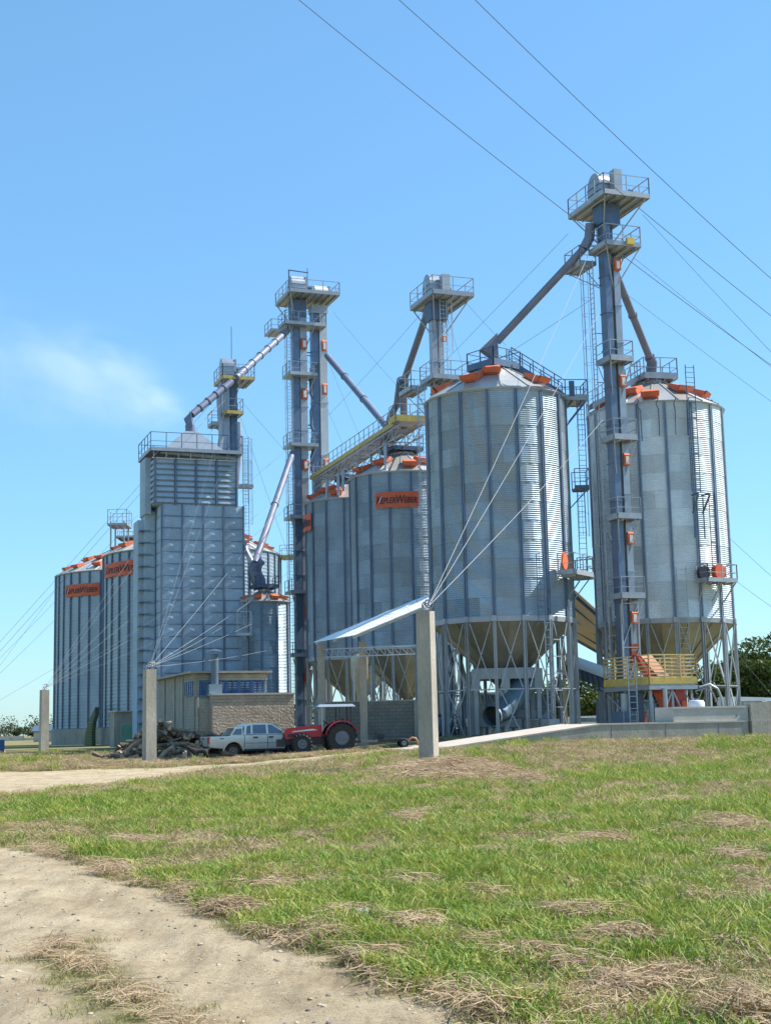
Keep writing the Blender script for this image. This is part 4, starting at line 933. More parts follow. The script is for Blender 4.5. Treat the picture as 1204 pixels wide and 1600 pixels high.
tw = thing('retaining_wall', 'tall weathered concrete wall closing the right edge of the yard', 'wall', up_(uE+.02, -.12, .3), TH)
zt_ = zt(1180, 1097, 74.5)
MB().box((6, .3, (1.53-.3)/2-.3), (12, .6, 1.53-.3+.6)).build('lower_wall', CONC, tw); MB().box((6, .33, (zt_+1.53)/2-.3), (12, .56, zt_-1.53-.012)).build('upper_wall', CONC, tw)
ubar('leaning_rod', DSTEEL, tw, (1.45, -.35, .2), (2.3, -.02, 1.5), .05)

# block wall behind the tractor, with canopy above
pw_ = at(515, 1140, 85); gw = thing('block_wall', 'shaded grey concrete block wall behind the tractor', 'wall', (pw_.x, pw_.y, .4), R_(6))
hw = zt(600, 1096, 85)-.4
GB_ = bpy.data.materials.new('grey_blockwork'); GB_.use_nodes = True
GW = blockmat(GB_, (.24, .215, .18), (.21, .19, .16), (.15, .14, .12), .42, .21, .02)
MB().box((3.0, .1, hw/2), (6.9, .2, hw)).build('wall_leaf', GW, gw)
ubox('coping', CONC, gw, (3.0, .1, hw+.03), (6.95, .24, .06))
for x in (2.0, 5.2): ubox('pier', CONC, gw, (x, -.04, hw/2), (.25, .1, hw-.02))
gq = [at(490, 1004, 82.6), at(554, 993, 77.0), at(667, 946, 77.6), at(671, 929, 81.2)]
cn = thing('canopy', 'white sheet lean-to canopy sloping up towards the near concrete post', 'canopy', (gq[1].x, gq[1].y, .4))
g = [q-cn.location for q in gq]
CANW = nmat('white_roof_sheet', (.80, .81, .82), .5, 0, .05, 1)
ns = 9
for k in range(ns):
    t0, t1 = k/ns, (k+1)/ns-.004; a, b, c, d = g[1].lerp(g[2], t0), g[1].lerp(g[2], t1), g[0].lerp(g[3], t1), g[0].lerp(g[3], t0)
    MB().prism([a, b, c, d], (0, 0, .04+.012*(k % 2))).build('roof_sheet', CANW, cn)
for f in (.05, .5, .95):
    a, b = g[1].lerp(g[0], f), g[2].lerp(g[3], f); MB().bar(a-Vector((0, 0, .1)), b-Vector((0, 0, .1)), .08, .14).build('purlin', STEEL, cn)
for (px, py, dist, pyb) in ((501, 1008, 82.3, 0), (566, 1003, 80.9, 0)):
    q = at(px, py, dist)-cn.location; o = MB().box((q.x, q.y, q.z/2), (.42, .42, q.z)).build('concrete_post', CONC, cn); o.rotation_euler = (0, 0, 0)
q0 = at(501, 1015, 82.3)-cn.location; q1 = at(566, 1012, 77.0)-cn.location; q2 = at(648, 1009, 78)-cn.location
for a, b in ((q0, q1), (q1, q2)):
    tr = MB(); n = 7
    tr.bar(a, b, .06); tr.bar(a+Vector((0, 0, -.45)), b+Vector((0, 0, -.45)), .06)
    for k in range(n): p, r = a.lerp(b, k/n), a.lerp(b, (k+1)/n); tr.bar(p, r+Vector((0, 0, -.45)), .035); tr.bar(p+Vector((0, 0, -.45)), p, .035)
    tr.build('truss', STEEL, cn)

# guy anchor posts
def anchor_post(label, base, top_z, w, rot, w2=None):
    t = thing('anchor_post', label, 'concrete post', base, rot, 'concrete guy anchor posts'); h = top_z-base[2]; w2 = w2 or w
    m = MB(); a, b = w/2, w/2*.93
    m.add([(-a, -a, -.5), (a, -a, -.5), (a, a, -.5), (-a, a, -.5), (-b, -b, h), (b, -b, h), (b, b, h), (-b, b, h)], [(0, 1, 5, 4), (1, 2, 6, 5), (2, 3, 7, 6), (3, 0, 4, 7), (4, 5, 6, 7)])
    m.build('shaft', CONC, t); lp = MB()
    for k in range(5):
        c = Vector((random.uniform(-.1, .25), random.uniform(-.2, .1), h+random.uniform(.05, .3))); r = random.uniform(.10, .22); n = 12
        e1 = Vector((random.uniform(-1, 1), random.uniform(-1, 1), random.uniform(-1, 1))).normalized(); e2 = e1.cross(Vector((random.random(), 1, random.random()))).normalized()
        MB().path([c+e1*math.cos(6.3*i/n)*r+e2*math.sin(6.3*i/n)*r for i in range(n+1)], .022, 5).build('wire_loop', STEEL, t)
    MB().tube((0, 0, h-.05), (0, 0, h+.25), .035, 8).build('eye_bolt', DSTEEL, t)
    return t
pn = at(664, 955, 50); anchor_post('nearest concrete anchor post on the grassy mound, a bright narrow side facing right', (pn.x, 50, .2), pn.z, .55, R_(-22))
pm_ = at(234, 1046, 70.5); anchor_post('concrete anchor post in front of the firewood heap', (pm_.x, 70.5, .05), pm_.z, .56, R_(30))
pl_ = at(70, 1078, 108); anchor_post('leftmost concrete anchor post near the wide silos', (pl_.x, 108, .05), pl_.z, .62, R_(30))
# ---------------------------------------------------------------- yellow railed intake platform by tower A
p0 = at(1014, 1070, 79.5); ip = thing('intake_platform', 'yellow railed platform beside the tallest tower, with an orange chute coming down through it', 'platform', (p0.x, p0.y, .6), TH)
z = p0.z-.6; LX = 3.05; LY = 5.2
pf = MB().box((LX/2, LY/2, z), (LX, LY, .12)).build('platform', STEEL, ip)
RAILW = nmat('faded_yellow_rail', (.66, .50, .22), .5, .1, .12, 3, (.3, .2, .1), .4)
for (a, b) in (((0, 0), (LX, 0)), ((0, 0), (0, LY)), ((LX, 0), (LX, LY)), ((0, LY), (LX, LY))):
    A = Vector((*a, z)); B = Vector((*b, z)); d = (B-A).normalized(); hor = abs(d.x) > .5
    for k in range(7): ubar('slat', RAILW, pf, A+Vector((0, 0, .42+k*.21)), B+Vector((0, 0, .42+k*.21)), .04, .07)
    n = 3 if hor else 4
    for k in range(n+1): ubox('rail_post', RAILW, pf, A.lerp(B, k/n)+Vector((0, -.02, .85)), (.07, .07, 1.75))
    ubox('toe_board', YEL, pf, (A+B)/2+Vector((0, 0, .22))+(Vector((0, -.04, 0)) if hor else Vector((-.04, 0, 0))), ((B-A).length if hor else .04, .04 if hor else (B-A).length, .36))
    ubox('edge_beam', STEEL, pf, (A+B)/2+Vector((0, 0, -.16)), ((B-A).length+.1 if hor else .1, .1 if hor else (B-A).length-.12, .22))
for x, y in ((.2, .3), (LX-.2, .3), (.2, LY-.3), (LX-.2, LY-.3), (1.6, .3)): MB().box((x, y, z/2-.15), (.14, .14, z-.3)).build('leg', STEEL, ip)
brace(ip, (.25, .25, .1), (1.55, .25, z-.4), STEEL, .09); brace(ip, (1.65, .25, z-.4), (LX-.2, .25, .1), STEEL, .09)
brace(ip, (-.02, .5, .1), (-.02, LY-.4, z-.4), STEEL, .08)
ladder(ip, (-.75, .6, .2), (-.75, .6, z+1.6), (1, 0, 0), STEEL, w=.5, r=.04)
def ipl(px, py, d): q = local(ip, at(px, py, d)); return q
a, b = ipl(1008, 1023, 80.6), ipl(1046, 1068, 80.6)
RED = nmat('red_chute', (.42, .05, .04), .5, 0, .1, 3); PALEO = nmat('sunlit_orange', (.80, .38, .22), .5, 0, .08, 3)  # the pale orange carries the sunlight on the chute in its colour
m = MB().prism([a+Vector((-.38, 0, 0)), a+Vector((.38, 0, 0)), b+Vector((.35, 0, 0)), b+Vector((-.35, 0, 0))], (0, .55, 0)); m.build('orange_chute', PALEO, ip)
m = MB().prism([a+Vector((-.62, .02, 0)), a+Vector((-.39, .02, 0)), b+Vector((-.36, .02, -.3)), b+Vector((-.7, .02, -.5))], (0, .6, 0)); m.build('chute_side', RED, ip)
for k in range(3): q = a.lerp(b, .62+k*.13); ubox('chute_strap', DSTEEL, ip, q+Vector((0, -.02, 0)), (.8, .04, .04))
a, b = ipl(1032, 1078, 80.8), ipl(1046, 1108, 80.8); MB().prism([a+Vector((-.3, 0, 0)), a+Vector((.3, 0, 0)), b+Vector((.32, 0, 0)), b+Vector((-.3, 0, 0))], (0, .5, 0)).build('lower_chute', ORANGE, ip)
q = ipl(1058, 1092, 80.8); ubox('red_housing', RED, ip, q, (.6, .6, 1.1)); q = ipl(1067, 1102, 80.5); ubox('valve_box', ORANGED, ip, q, (.3, .3, .5))
for k in range(4):
    q = ipl(1000+k*.0, 1098, 80.3)+Vector((0, 0, .0)); 
q = ipl(1004, 1105, 81); MB().box((q.x-.9, q.y+.6, .8), (1.0, 1.2, 1.6)).build('cleaner_body', NAVY, ip); [ubox('body_rib', STEEL, ip, (q.x-1.3+k*.4, q.y-.02, .8), (.06, .06, 1.6)) for k in range(3)]; MB().tube((q.x-.9, q.y+.5, 1.6), (q.x-.9, q.y+.5, 2.6), .22, 12).build('inlet_pipe', STEEL, ip); MB().box((q.x-.1, q.y+.6, 1.6), (.5, .9, 3.0)).build('cleaner_duct', DSTEEL, ip)
st = MB(); a, b = ipl(1018, 1075, 81.6), ipl(1040, 1124, 81.0)
for s in (-.35, .35): st.prism([a+Vector((0, s, 0)), a+Vector((.22, s, 0)), b+Vector((.22, s, 0)), b+Vector((0, s, 0))], (0, .05, 0))
so = st.build('stair', DSTEEL, ip)
for k in range(9): ubox('tread', STEEL, so, a.lerp(b, (k+.5)/9)+Vector((.1, 0, 0)), (.26, .68, .04))
q = ipl(1040, 1124, 79.6); ubox('yellow_foot', YEL, ip, (q.x, q.y, .95), (.5, .35, .22)); MB().tube((q.x, q.y, .2), (q.x, q.y, z-.2), .13, 10).build('drop_pipe', STEEL, ip)
pp = [ipl(1092, 1074, 80.5), ipl(1108, 1069, 80.5), ipl(1120, 1076, 80.5), ipl(1127, 1092, 80.5), ipl(1128, 1110, 80.5)]
MB().path(pp, .07, 8).build('looped_pipe', CASE, ip, smooth=True); MB().path([p+Vector((-.25, .1, -.22)) for p in pp], .05, 8).build('looped_pipe', CASE, ip, smooth=True)
q = at(1087, 1100, 77.5); dm = thing('white_drum', 'white round drum peeping over the pale parapet', 'drum', (q.x, q.y, q.z-.55), TH)
MB().lathe([(0, 0), (.42, 0), (.45, .05), (.45, .62), (.38, .74), (0, .78)], 20).build('drum_shell', nmat('white_plastic', (.74, .75, .76), .4, 0, .05), dm, smooth=True); MB().lathe([(0, .79), (.12, .79), (.12, .86), (0, .86)], 12).build('drum_cap', BLUE, dm)
# machinery with fan and motor under S2
for (px, py, dist, lab, colr) in ((1105, 1092, 86, 'grey fan housing with round inlet under the rightmost silo', STEEL), (992, 1098, 88, 'dark blue machine box behind the base of the tallest tower', DSTEEL), (690, 1112, 92, 'dark fan housing behind the left legs of the largest silo', DSTEEL)):
    q = at(px, py, dist); f = thing('fan', lab, 'fan', (q.x, q.y, .6), TH)
    m = MB().tube((-.35, 0, .95), (.35, 0, .95), .62, 18); m.build('scroll_housing', colr, f, smooth=False)
    MB().tube((-.5, 0, .95), (-.34, 0, .95), .3, 14).build('inlet_cone', STEEL, f); MB().box((.75, 0, .55), (.7, .45, .45)).build('motor', DSTEEL, f); MB().box((.2, 0, .16), (1.9, .8, .3)).build('skid', STEEL, f); MB().box((0, .45, 1.45), (.6, .7, .6)).build('outlet', colr, f)
# hopper bins behind the canopy (pale cylinders seen below the far silos)
q = at(548, 1045, 100); gb = thing('dust_bin', 'pale galvanised cone bottomed dust bin half hidden by the canopy post', 'bin', (q.x+.6, q.y, .45), TH)
zq = zt(575, 1020, 100)-.45; MB().lathe([(0, zq), (.62, zq-.3), (.62, zq-1.6), (.2, zq-3.0), (.2, zq-3.9)], 20).build('bin_shell', CONE, gb, smooth=True)
for k in range(4): a = .785+k*1.57; MB().bar((.9*math.cos(a), .9*math.sin(a), 0), (.9*math.cos(a), .9*math.sin(a), zq-.9), .1).build('leg', STEEL, gb)
# horizontal screw/chain conveyors under the silo rows
def conveyor(label, a, b, r=.35, col_=None, h=.5):
    a = Vector(a); b = Vector(b); t = thing('conveyor', label, 'conveyor', a, 0, 'ground level conveyors'); B = b-a; L = B.length
    M = MB().bar((0, 0, 0), B, r*2, h).build('trough', col_ or STEEL, t); n = int(L/2.4)
    for k in range(n): q = B*((k+.5)/n); ubox('joint_flange', DSTEEL, t, q, (r*2.3, .08, h*1.25), B.to_track_quat('Y', 'Z').to_matrix())
    for k in range(max(2, n//2)):
        q = B*((k+.5)/max(2, n//2)); MB().bar((q.x, q.y, q.z-h/2), (q.x, q.y, -a.z+.5), .1).build('leg', STEEL, t)
    return t
conveyor('grey enclosed conveyor running under the far silos behind the block wall', (-4.5, 136, 1.7), (3.6, 104, 1.7))
conveyor('grey enclosed conveyor running behind the legs of the largest silo', (4.2, 100, 1.8), (9.5, 82.5, 1.6))
a, b = at(892, 1037, 92), at(966, 1064, 89); t = thing('belt_conveyor', 'covered belt conveyor with a white curved cover sloping between the two largest silos', 'conveyor', a); B = b-a
d = B.normalized(); sd_ = d.cross(Vector((0, 0, 1))).normalized(); upv = sd_.cross(d)
m = MB(); n = 10; ring = [[sd_*math.cos(math.pi*k/n)*.62+upv*math.sin(math.pi*k/n)*.55+p for k in range(n+1)] for p in (Vector((0, 0, 0)), B)]
m.add(ring[0]+ring[1], [(k, k+1, n+2+k, n+1+k) for k in range(n)]); m.build('curved_cover', CANW, t, smooth=True)
bm = MB()
for s in (-1, 1): bm.bar(sd_*s*.55+upv*-.05, B+sd_*s*.55+upv*-.05, .08); bm.bar(sd_*s*.55+upv*-.85, B+sd_*s*.55+upv*-.85, .08)
for k in range(9):
    for s in (-1, 1): p = B*(k/9)+sd_*s*.55; q = B*((k+1)/9)+sd_*s*.55; bm.bar(p+upv*-.05, q+upv*-.85, .05)
bm.build('truss', DSTEEL, t); MB().bar(upv*-.35, B+upv*-.35, 1.0, .5).build('belt_trough', nmat('conveyor_side', (.17, .22, .27), .5, .4, .1, 3), t)
for f in (.15, .85): q = B*f; MB().bar(q+upv*-.9, Vector((q.x, q.y, -a.z+.5)), .12).build('leg', DSTEEL, t)

# low plant buildings behind the hopper silos
def plant_hut(label, x, y, w, d, h, mat, rot=TH):
    t = thing('plant_hut', label, 'hut', (x, y, .5), rot, 'plant huts behind the silo legs')
    MB().box((0, 0, h/2), (w, d, h)).build('wall', mat, t); ubox('roof', DSTEEL, t, (0, 0, h+.06), (w+.4, d+.4, .12))
    for k in range(int(w/1.3)): ubox('louvre_panel', NAVY, t, (-w/2+.9+k*1.3, -d/2-.02, h*.62), (.9, .03, .7)); ubox('painted_shadow', BLACK, t, (-w/2+.9+k*1.3, -d/2-.04, h*.62+.2), (.8, .02, .05))  # each black strip is a shadow line painted across its louvre panel
    ubox('door', DSTEEL, t, (w/2-.9, -d/2-.03, 1.0), (.9, .04, 2.0))
plant_hut('dark blue grey plant room seen behind the legs of the largest silo', 8.2, 99.5, 6.0, 3.0, 3.1, DSTEEL)
plant_hut('dark low hut seen behind the block wall below the far hopper silos', -1.5, 107.0, 5.0, 2.5, 2.6, NAVY)
plant_hut('dark plant room behind the base of the tallest tower', 18.5, 103.0, 6.5, 3.0, 2.5, DSTEEL)
sp_ = thing('spout_pipes', 'bundle of crooked grain spouts behind the left legs of the largest silo', 'pipes', (4.3, 93.5, .5), 0)
for k in range(7):
    x = -.9+k*.42; r = random.uniform(.08, .17); MB().path([(x, random.uniform(-.5, .5), 0), (x+random.uniform(-.3, .3), 0, 1.8), (x+random.uniform(-.5, .5), .2, 3.6), (x*1.3, .3, 5.2), (x*1.4+random.uniform(-.5, .5), .3, 6.4)], r, 8).build('spout', (CONE, STEEL, DSTEEL)[k % 3], sp_, smooth=True)
# open shed behind, brown underside of the roof with purlins
g = [at(880, 908, 106), at(965, 985, 106), at(968, 1040, 122), at(868, 985, 124)]
sd2 = thing('open_shed', 'open sided shed whose brown roof underside shows between the two largest silos', 'shed', (g[0].x, g[0].y, .4)); g = [q-sd2.location for q in g]
BRN = nmat('shed_roof_sheet', (.40, .31, .22), .7, .1, .1, .6)
MB().prism(g, (0, 0, .06)).build('roof_sheet', BRN, sd2)
for k in range(5): f = .06+k*.22; ubar('purlin', DSTEEL, sd2, g[0].lerp(g[3], f)+Vector((0, 0, -.12)), g[1].lerp(g[2], f)+Vector((0, 0, -.12)), .12, .2)
for q in (g[1]*.97+g[2]*.03, g[2]*.95+g[1]*.05, g[0]*.9+g[1]*.1, g[3]*.9+g[2]*.1): MB().box((q.x, q.y, q.z/2-.1), (.3, .3, q.z-.2)).build('post', CONC, sd2)
for f in (.02, .98): ubar('fascia', CANW, sd2, g[0].lerp(g[3], f if f < .5 else .0)+Vector((0, 0, .1)), g[1].lerp(g[2], f if f < .5 else .0)+Vector((0, 0, .1)), .1, .16) if f < .5 else None

# ---------------------------------------------------------------- vehicles
def wheel(t, x, y, r, w, rimr, tyre=BLACK, rimm=None, lugs=0, side=1, label=None):
    rimm = rimm or STEEL; wh = MB(); prof = [(rimr, -w/2*.8), (r*.86, -w/2), (r*.97, -w*.38), (r, -w*.2), (r, w*.2), (r*.97, w*.38), (r*.86, w/2), (rimr, w/2*.8)]
    n = 28; V = []; F = []
    for k in range(n):
        a = 2*math.pi*k/n
        for rr, yy in prof: V.append((x+rr*math.cos(a), y+yy, r+rr*math.sin(a)))
    L_ = len(prof)
    for k in range(n):
        for j in range(L_-1): k2 = (k+1) % n; F.append((k*L_+j, k*L_+j+1, k2*L_+j+1, k2*L_+j))
    wh.add(V, F)
    if lugs:
        for k in range(lugs):
            a = 2*math.pi*k/lugs
            for s in (-1, 1):
                a2 = a+(math.pi/lugs if s > 0 else 0); M = Matrix.Rotation(-a2, 3, 'Y')
                c = Vector((x, y, r))+M @ Vector((r*.985, 0, 0))+Vector((0, s*w*.25, 0)); wh.box(c, (.09, w*.52, .07), M @ Matrix.Rotation(s*.5, 3, 'X'))
    o = wh.build('wheel', tyre, t, label, smooth=not lugs)
    m = MB()
    for s in (-1, 1):
        yy = y+s*w*.30; V = [(x, yy+s*.02, r)]; n = 20
        for rr, dy in ((rimr*.28, .05), (rimr*.5, -.01), (rimr*.9, .0), (rimr*1.02, .06)):
            for k in range(n): a = 2*math.pi*k/n; V.append((x+rr*math.cos(a), yy+s*dy, r+rr*math.sin(a)))
        F = [(0, 1+k, 1+(k+1) % n) for k in range(n)]
        for j in range(3): F += [(1+j*n+k, 1+j*n+(k+1) % n, 1+(j+1)*n+(k+1) % n, 1+(j+1)*n+k) for k in range(n)]
        m.add(V, F)
    m.build('rim', rimm, o, smooth=True); return o
DUST = (.40, .33, .25)
PAINT = nmat('dusty_white_paint', (.84, .78, .68), .45, .0, .05, 1.2, fine=.03)
nt = PAINT.node_tree; b_ = nt.nodes['Principled BSDF']; src = b_.inputs['Base Color'].links[0].from_socket
ge = nt.nodes.new('ShaderNodeTexCoord'); sp = nt.nodes.new('ShaderNodeSeparateXYZ'); nt.links.new(ge.outputs['Object'], sp.inputs[0]); nn = nt.nodes.new('ShaderNodeTexNoise'); nn.inputs['Scale'].default_value = 3; nn.inputs['Detail'].default_value = 6; nt.links.new(ge.outputs['Object'], nn.inputs[0])
ma = nt.nodes.new('ShaderNodeMath'); ma.operation = 'MULTIPLY_ADD'; nt.links.new(nn.outputs[0], ma.inputs[0]); ma.inputs[1].default_value = .5; nt.links.new(sp.outputs[2], ma.inputs[2])
mr = nt.nodes.new('ShaderNodeMapRange'); mr.inputs[1].default_value = 1.42; mr.inputs[2].default_value = .75; nt.links.new(ma.outputs[0], mr.inputs[0]); mr.inputs[4].default_value = .8
mx = nt.nodes.new('ShaderNodeMix'); mx.data_type = 'RGBA'; nt.links.new(mr.outputs[0], mx.inputs[0]); nt.links.new(src, mx.inputs[6]); mx.inputs[7].default_value = (*DUST, 1); nt.links.new(mx.outputs[2], b_.inputs['Base Color'])
CARG = nmat('car_glass', (.10, .14, .19), .06, 0, .2, 2); CARG.node_tree.nodes['Principled BSDF'].inputs['Specular IOR Level'].default_value = .9
RIMD = nmat('dusty_rim', (.17, .15, .12), .6, .3, .2, 6)
TRIM = nmat('black_trim', (.03, .03, .035), .55, 0, .1, 3)
q = at(367, 1181, 78.6); ang = R_(22)
fwd = Vector((math.cos(ang), math.sin(ang), 0)); rear_ax = Vector((q.x, q.y, 0)); lft = Vector((-math.sin(ang), math.cos(ang), 0))
po = rear_ax+fwd*1.6+lft*.9; pk = thing('pickup_truck', 'dusty white double cab pickup parked nose behind the red tractor', 'pickup truck', (po.x, po.y, terr(rear_ax.x, rear_ax.y)+.0), ang); pk.scale = (1.07,)*3
wr, ax_, fx = .39, -1.6, 1.62; hwd = .93
def arcpts(cx, r, n=9, rev=False):
    p = [(cx-r*math.cos(math.pi*k/n), wr+r*math.sin(math.pi*k/n)*1.02) for k in range(n+1)]; return p
low = .46
prof = [(-2.85, .58), (-2.05, .50)]+[(x, max(z, .5)) for x, z in arcpts(ax_, .47)]+[(-1.1, low), (1.1, low)]+[(x, max(z, .46)) for x, z in arcpts(fx, .47)]+[(2.2, .44), (2.62, .5), (2.68, .78), (2.62, 1.02), (2.45, 1.10), (1.25, 1.20), (.9, 1.22), (-.95, 1.20), (-1.0, 1.16), (-2.86, 1.14), (-2.90, .95)]
def sect(y, k, zk=0): return [Vector((x*k, y, z+zk)) for x, z in prof]
m = MB(); n = len(prof)
secs = [sect(-hwd+.06, .985), sect(-hwd, 1), sect(hwd, 1), sect(hwd-.06, .985)]
secs = [[Vector((p.x, -hwd+.07 if False else p.y, p.z)) for p in s_] for s_ in secs]
m.prism(sect(-hwd+.05, 1), (0, 2*(hwd-.05), 0)); body = m.build('body', PAINT, pk)
# shouldered side skins, a little proud
for s in (-1, 1):
    y = s*(hwd-.045); V = []
    for x, z in prof: V.append((x*.995, y, z)); 
    ins = [(x*.985, y+s*.05, .60+(z-.60)*.93 if z > .6 else z+.015) for x, z in prof]
    m = MB(); m.add(V+ins, [(k, (k+1) % n, n+(k+1) % n, n+k) for k in range(n)]+[tuple(range(n, 2*n))]); m.build('side_skin', PAINT, pk)
# cabin
cb_ = [(-1.02, 1.19), (1.42, 1.21), (.52, 1.74), (.15, 1.79), (-.60, 1.79), (-.92, 1.70)]
def cabp(y, inw): return [Vector((x, y*(1-inw*(z-1.19)/.6), z)) for x, z in cb_]
L0, R0 = cabp(hwd-.03, .17), cabp(-hwd+.03, .17); nn_ = len(cb_)
m = MB().add(R0+L0, [tuple(range(nn_-1, -1, -1)), tuple(range(nn_, 2*nn_))]+[(k, (k+1) % nn_, nn_+(k+1) % nn_, nn_+k) for k in range(nn_)]); m.build('cab', PAINT, pk)
def win(nm, pts2, s):
    V = [Vector((x, s*((hwd-.03)*(1-.17*(z-1.19)/.6)+.012), z)) for x, z in pts2]; return MB().prism(V, (0, -s*.02, 0)).build(nm, CARG, pk)
for s in (-1, 1):
    win('side_window', [(.30, 1.25), (1.16, 1.26), (.50, 1.68), (.30, 1.70)], s); win('side_window', [(-.55, 1.25), (.18, 1.25), (.18, 1.70), (-.52, 1.70)], s)
    win('quarter_window', [(-.90, 1.25), (-.66, 1.25), (-.63, 1.68), (-.84, 1.63)], s)
m = MB().prism([Vector((-1.03, -.7, 1.27)), Vector((-1.03, .7, 1.27)), Vector((-.95, .62, 1.66)), Vector((-.95, -.62, 1.66))], (-.012, 0, 0)); m.build('rear_window', CARG, pk)
m = MB().prism([Vector((1.36, -.74, 1.26)), Vector((1.36, .74, 1.26)), Vector((.60, .66, 1.72)), Vector((.60, -.66, 1.72))], (.015, 0, .02)); m.build('windscreen', CARG, pk)
# canopy hoop / raised sports bar with small window behind the cab
m = MB()
for s in (-1, 1): m.prism([Vector((-1.75, s*.84, 1.15)), Vector((-1.05, s*.84, 1.16)), Vector((-1.05, s*.74, 1.62)), Vector((-1.45, s*.76, 1.58))], (0, s*-.05, 0))
m.box((-1.3, 0, 1.58), (.35, 1.5, .05)); m.build('sports_bar', PAINT, pk)
for s in (-1, 1): MB().prism([Vector((-1.62, s*.85, 1.22)), Vector((-1.14, s*.85, 1.22)), Vector((-1.12, s*.80, 1.52)), Vector((-1.42, s*.81, 1.5))], (0, s*.012, 0)).build('bar_panel', CARG, pk)
for s in (-1, 1):
    ys = s*(hwd+.008)
    for xs_ in (-1.0, .24, 1.22): ubox('door_gap', TRIM, pk, (xs_, ys, .85), (.02, .02, .62))
    ubox('sill_step', TRIM, pk, (.05, s*(hwd+.03), .42), (2.2, .12, .08)); ubox('belt_line', TRIM, pk, (.2, ys, 1.205), (2.3, .02, .02)); ubox('side_crease', DSTEEL, pk, (.15, ys+s*.0, .77), (2.2, .012, .02))
    for xs_ in (-.42, .42): ubox('door_handle', TRIM, pk, (xs_, s*(hwd+.025), 1.06), (.24, .05, .07))
    for cx_ in (ax_, fx):
        m = MB(); pr = arcpts(cx_, .49); pr2 = arcpts(cx_, .57)
        V = [Vector((x, s*(hwd-.01), z)) for x, z in pr]+[Vector((x, s*(hwd-.01), z)) for x, z in pr2]; V += [v+Vector((0, s*.055, 0)) for v in V]; c_ = len(pr)
        F = [(k, k+1, c_+k+1, c_+k) for k in range(c_-1)]+[(2*c_+k, 2*c_+k+1, 3*c_+k+1, 3*c_+k) for k in range(c_-1)]+[(c_+k, c_+k+1, 3*c_+k+1, 3*c_+k) for k in range(c_-1)]+[(k, k+1, 2*c_+k+1, 2*c_+k) for k in range(c_-1)]
        m.add(V, F); m.build('arch_flare', PAINT, pk)
    ubox('tail_light', nmat('tail_lens', (.55, .02, .03), .2, 0, .05) if 'tail_lens' not in bpy.data.materials else bpy.data.materials['tail_lens'], pk, (-2.86, s*.83, .95), (.1, .2, .33))
    wheel(pk, ax_, s*.78, wr, .26, .24, side=s, rimm=RIMD); wheel(pk, fx, s*.78, wr, .26, .24, side=s, rimm=RIMD)
    ubox('mirror', PAINT, pk, (1.05, s*1.06, 1.3), (.12, .24, .2))
ubox('tailgate', PAINT, pk, (-2.91, 0, .88), (.05, 1.42, .46)); ubox('tailgate_handle', TRIM, pk, (-2.94, 0, 1.03), (.02, .25, .07)); ubox('rear_bumper', TRIM, pk, (-2.97, 0, .54), (.16, 1.75, .2)); ubox('number_plate', WHITEP, pk, (-3.06, 0, .55), (.01, .42, .14))
ubox('underbody', TRIM, pk, (0, 0, .42), (4.6, 1.3, .2)); ubox('bed_cover', TRIM, pk, (-1.95, 0, 1.165), (1.8, 1.6, .03)); ubox('side_badge', TRIM, pk, (-2.2, -hwd-.01, 1.03), (.2, .012, .04))

# tractor, facing left
TR = nmat('tractor_red', (.50, .018, .028), .4, 0, .08, 2, (.3, .12, .09), .3)
q = at(533, 1169, 76.3); ta = math.pi+R_(12); fw = Vector((math.cos(ta), math.sin(ta), 0)); lf = Vector((-math.sin(ta), math.cos(ta), 0))
to = Vector((q.x, q.y, 0))+fw*1.0+lf*-.6; tk = thing('tractor', 'dark red farm tractor with a pale sun canopy facing left', 'tractor', (to.x, to.y, terr(to.x, to.y)+.02), ta); tk.scale = (.95,)*3
rx = -1.05; fx2 = 1.18; rr_ = .84
for s in (-1, 1):
    wheel(tk, rx, s*.82, rr_, .46, .40, lugs=20, rimm=nmat('grey_rim', (.13, .15, .18), .5, .2, .1) if 'grey_rim' not in bpy.data.materials else bpy.data.materials['grey_rim']); wheel(tk, fx2, s*.74, .55, .34, .28, lugs=18, rimm=bpy.data.materials['grey_rim'])
    m = MB(); pr = [(rx+(rr_+.07)*math.cos(a), rr_+(rr_+.07)*math.sin(a)) for a in [D(165), D(145), D(125), D(105), D(85), D(65), D(45), D(28), D(12)]]
    pr[0] = (pr[0][0]-.12, pr[0][1]+.05)
    for (x0_, z0_), (x1_, z1_) in zip(pr, pr[1:]): m.prism([Vector((x0_, s*.56, z0_)), Vector((x1_, s*.56, z1_)), Vector((x1_, s*.56, z1_+.05)), Vector((x0_, s*.56, z0_+.05))], (0, s*.5, 0))
    m.prism([Vector((rx+(rr_)*math.cos(a), s*.55, rr_+(rr_+.03)*math.sin(a))) for a in [D(x) for x in (160, 120, 90, 60, 12)]]+[Vector((rx+.8, s*.55, .8)), Vector((rx-.7, s*.55, .9))], (0, s*-.04, 0)); m.build('fender', TR, tk)
m = MB().prism([Vector((-.05, -.3, .95)), Vector((2.05, -.3, .82)), Vector((2.12, -.3, 1.25)), Vector((1.95, -.3, 1.42)), Vector((1.0, -.3, 1.52)), Vector((-.05, -.3, 1.58))], (0, .6, 0)); m.build('bonnet', TR, tk)
for s in (-1, 1):
    m = MB().prism([Vector((.2, s*.31, 1.3)), Vector((1.7, s*.31, 1.2)), Vector((1.62, s*.31, 1.26)), Vector((.5, s*.31, 1.38))], (0, s*.015, 0)); m.build('side_stripe', WHITEP, tk)
    ubox('side_vent', TRIM, tk, (1.55, s*.31, 1.03), (.75, .02, .16)); ubox('headlight', WHITEP, tk, (2.1, s*.18, 1.22), (.06, .14, .14))
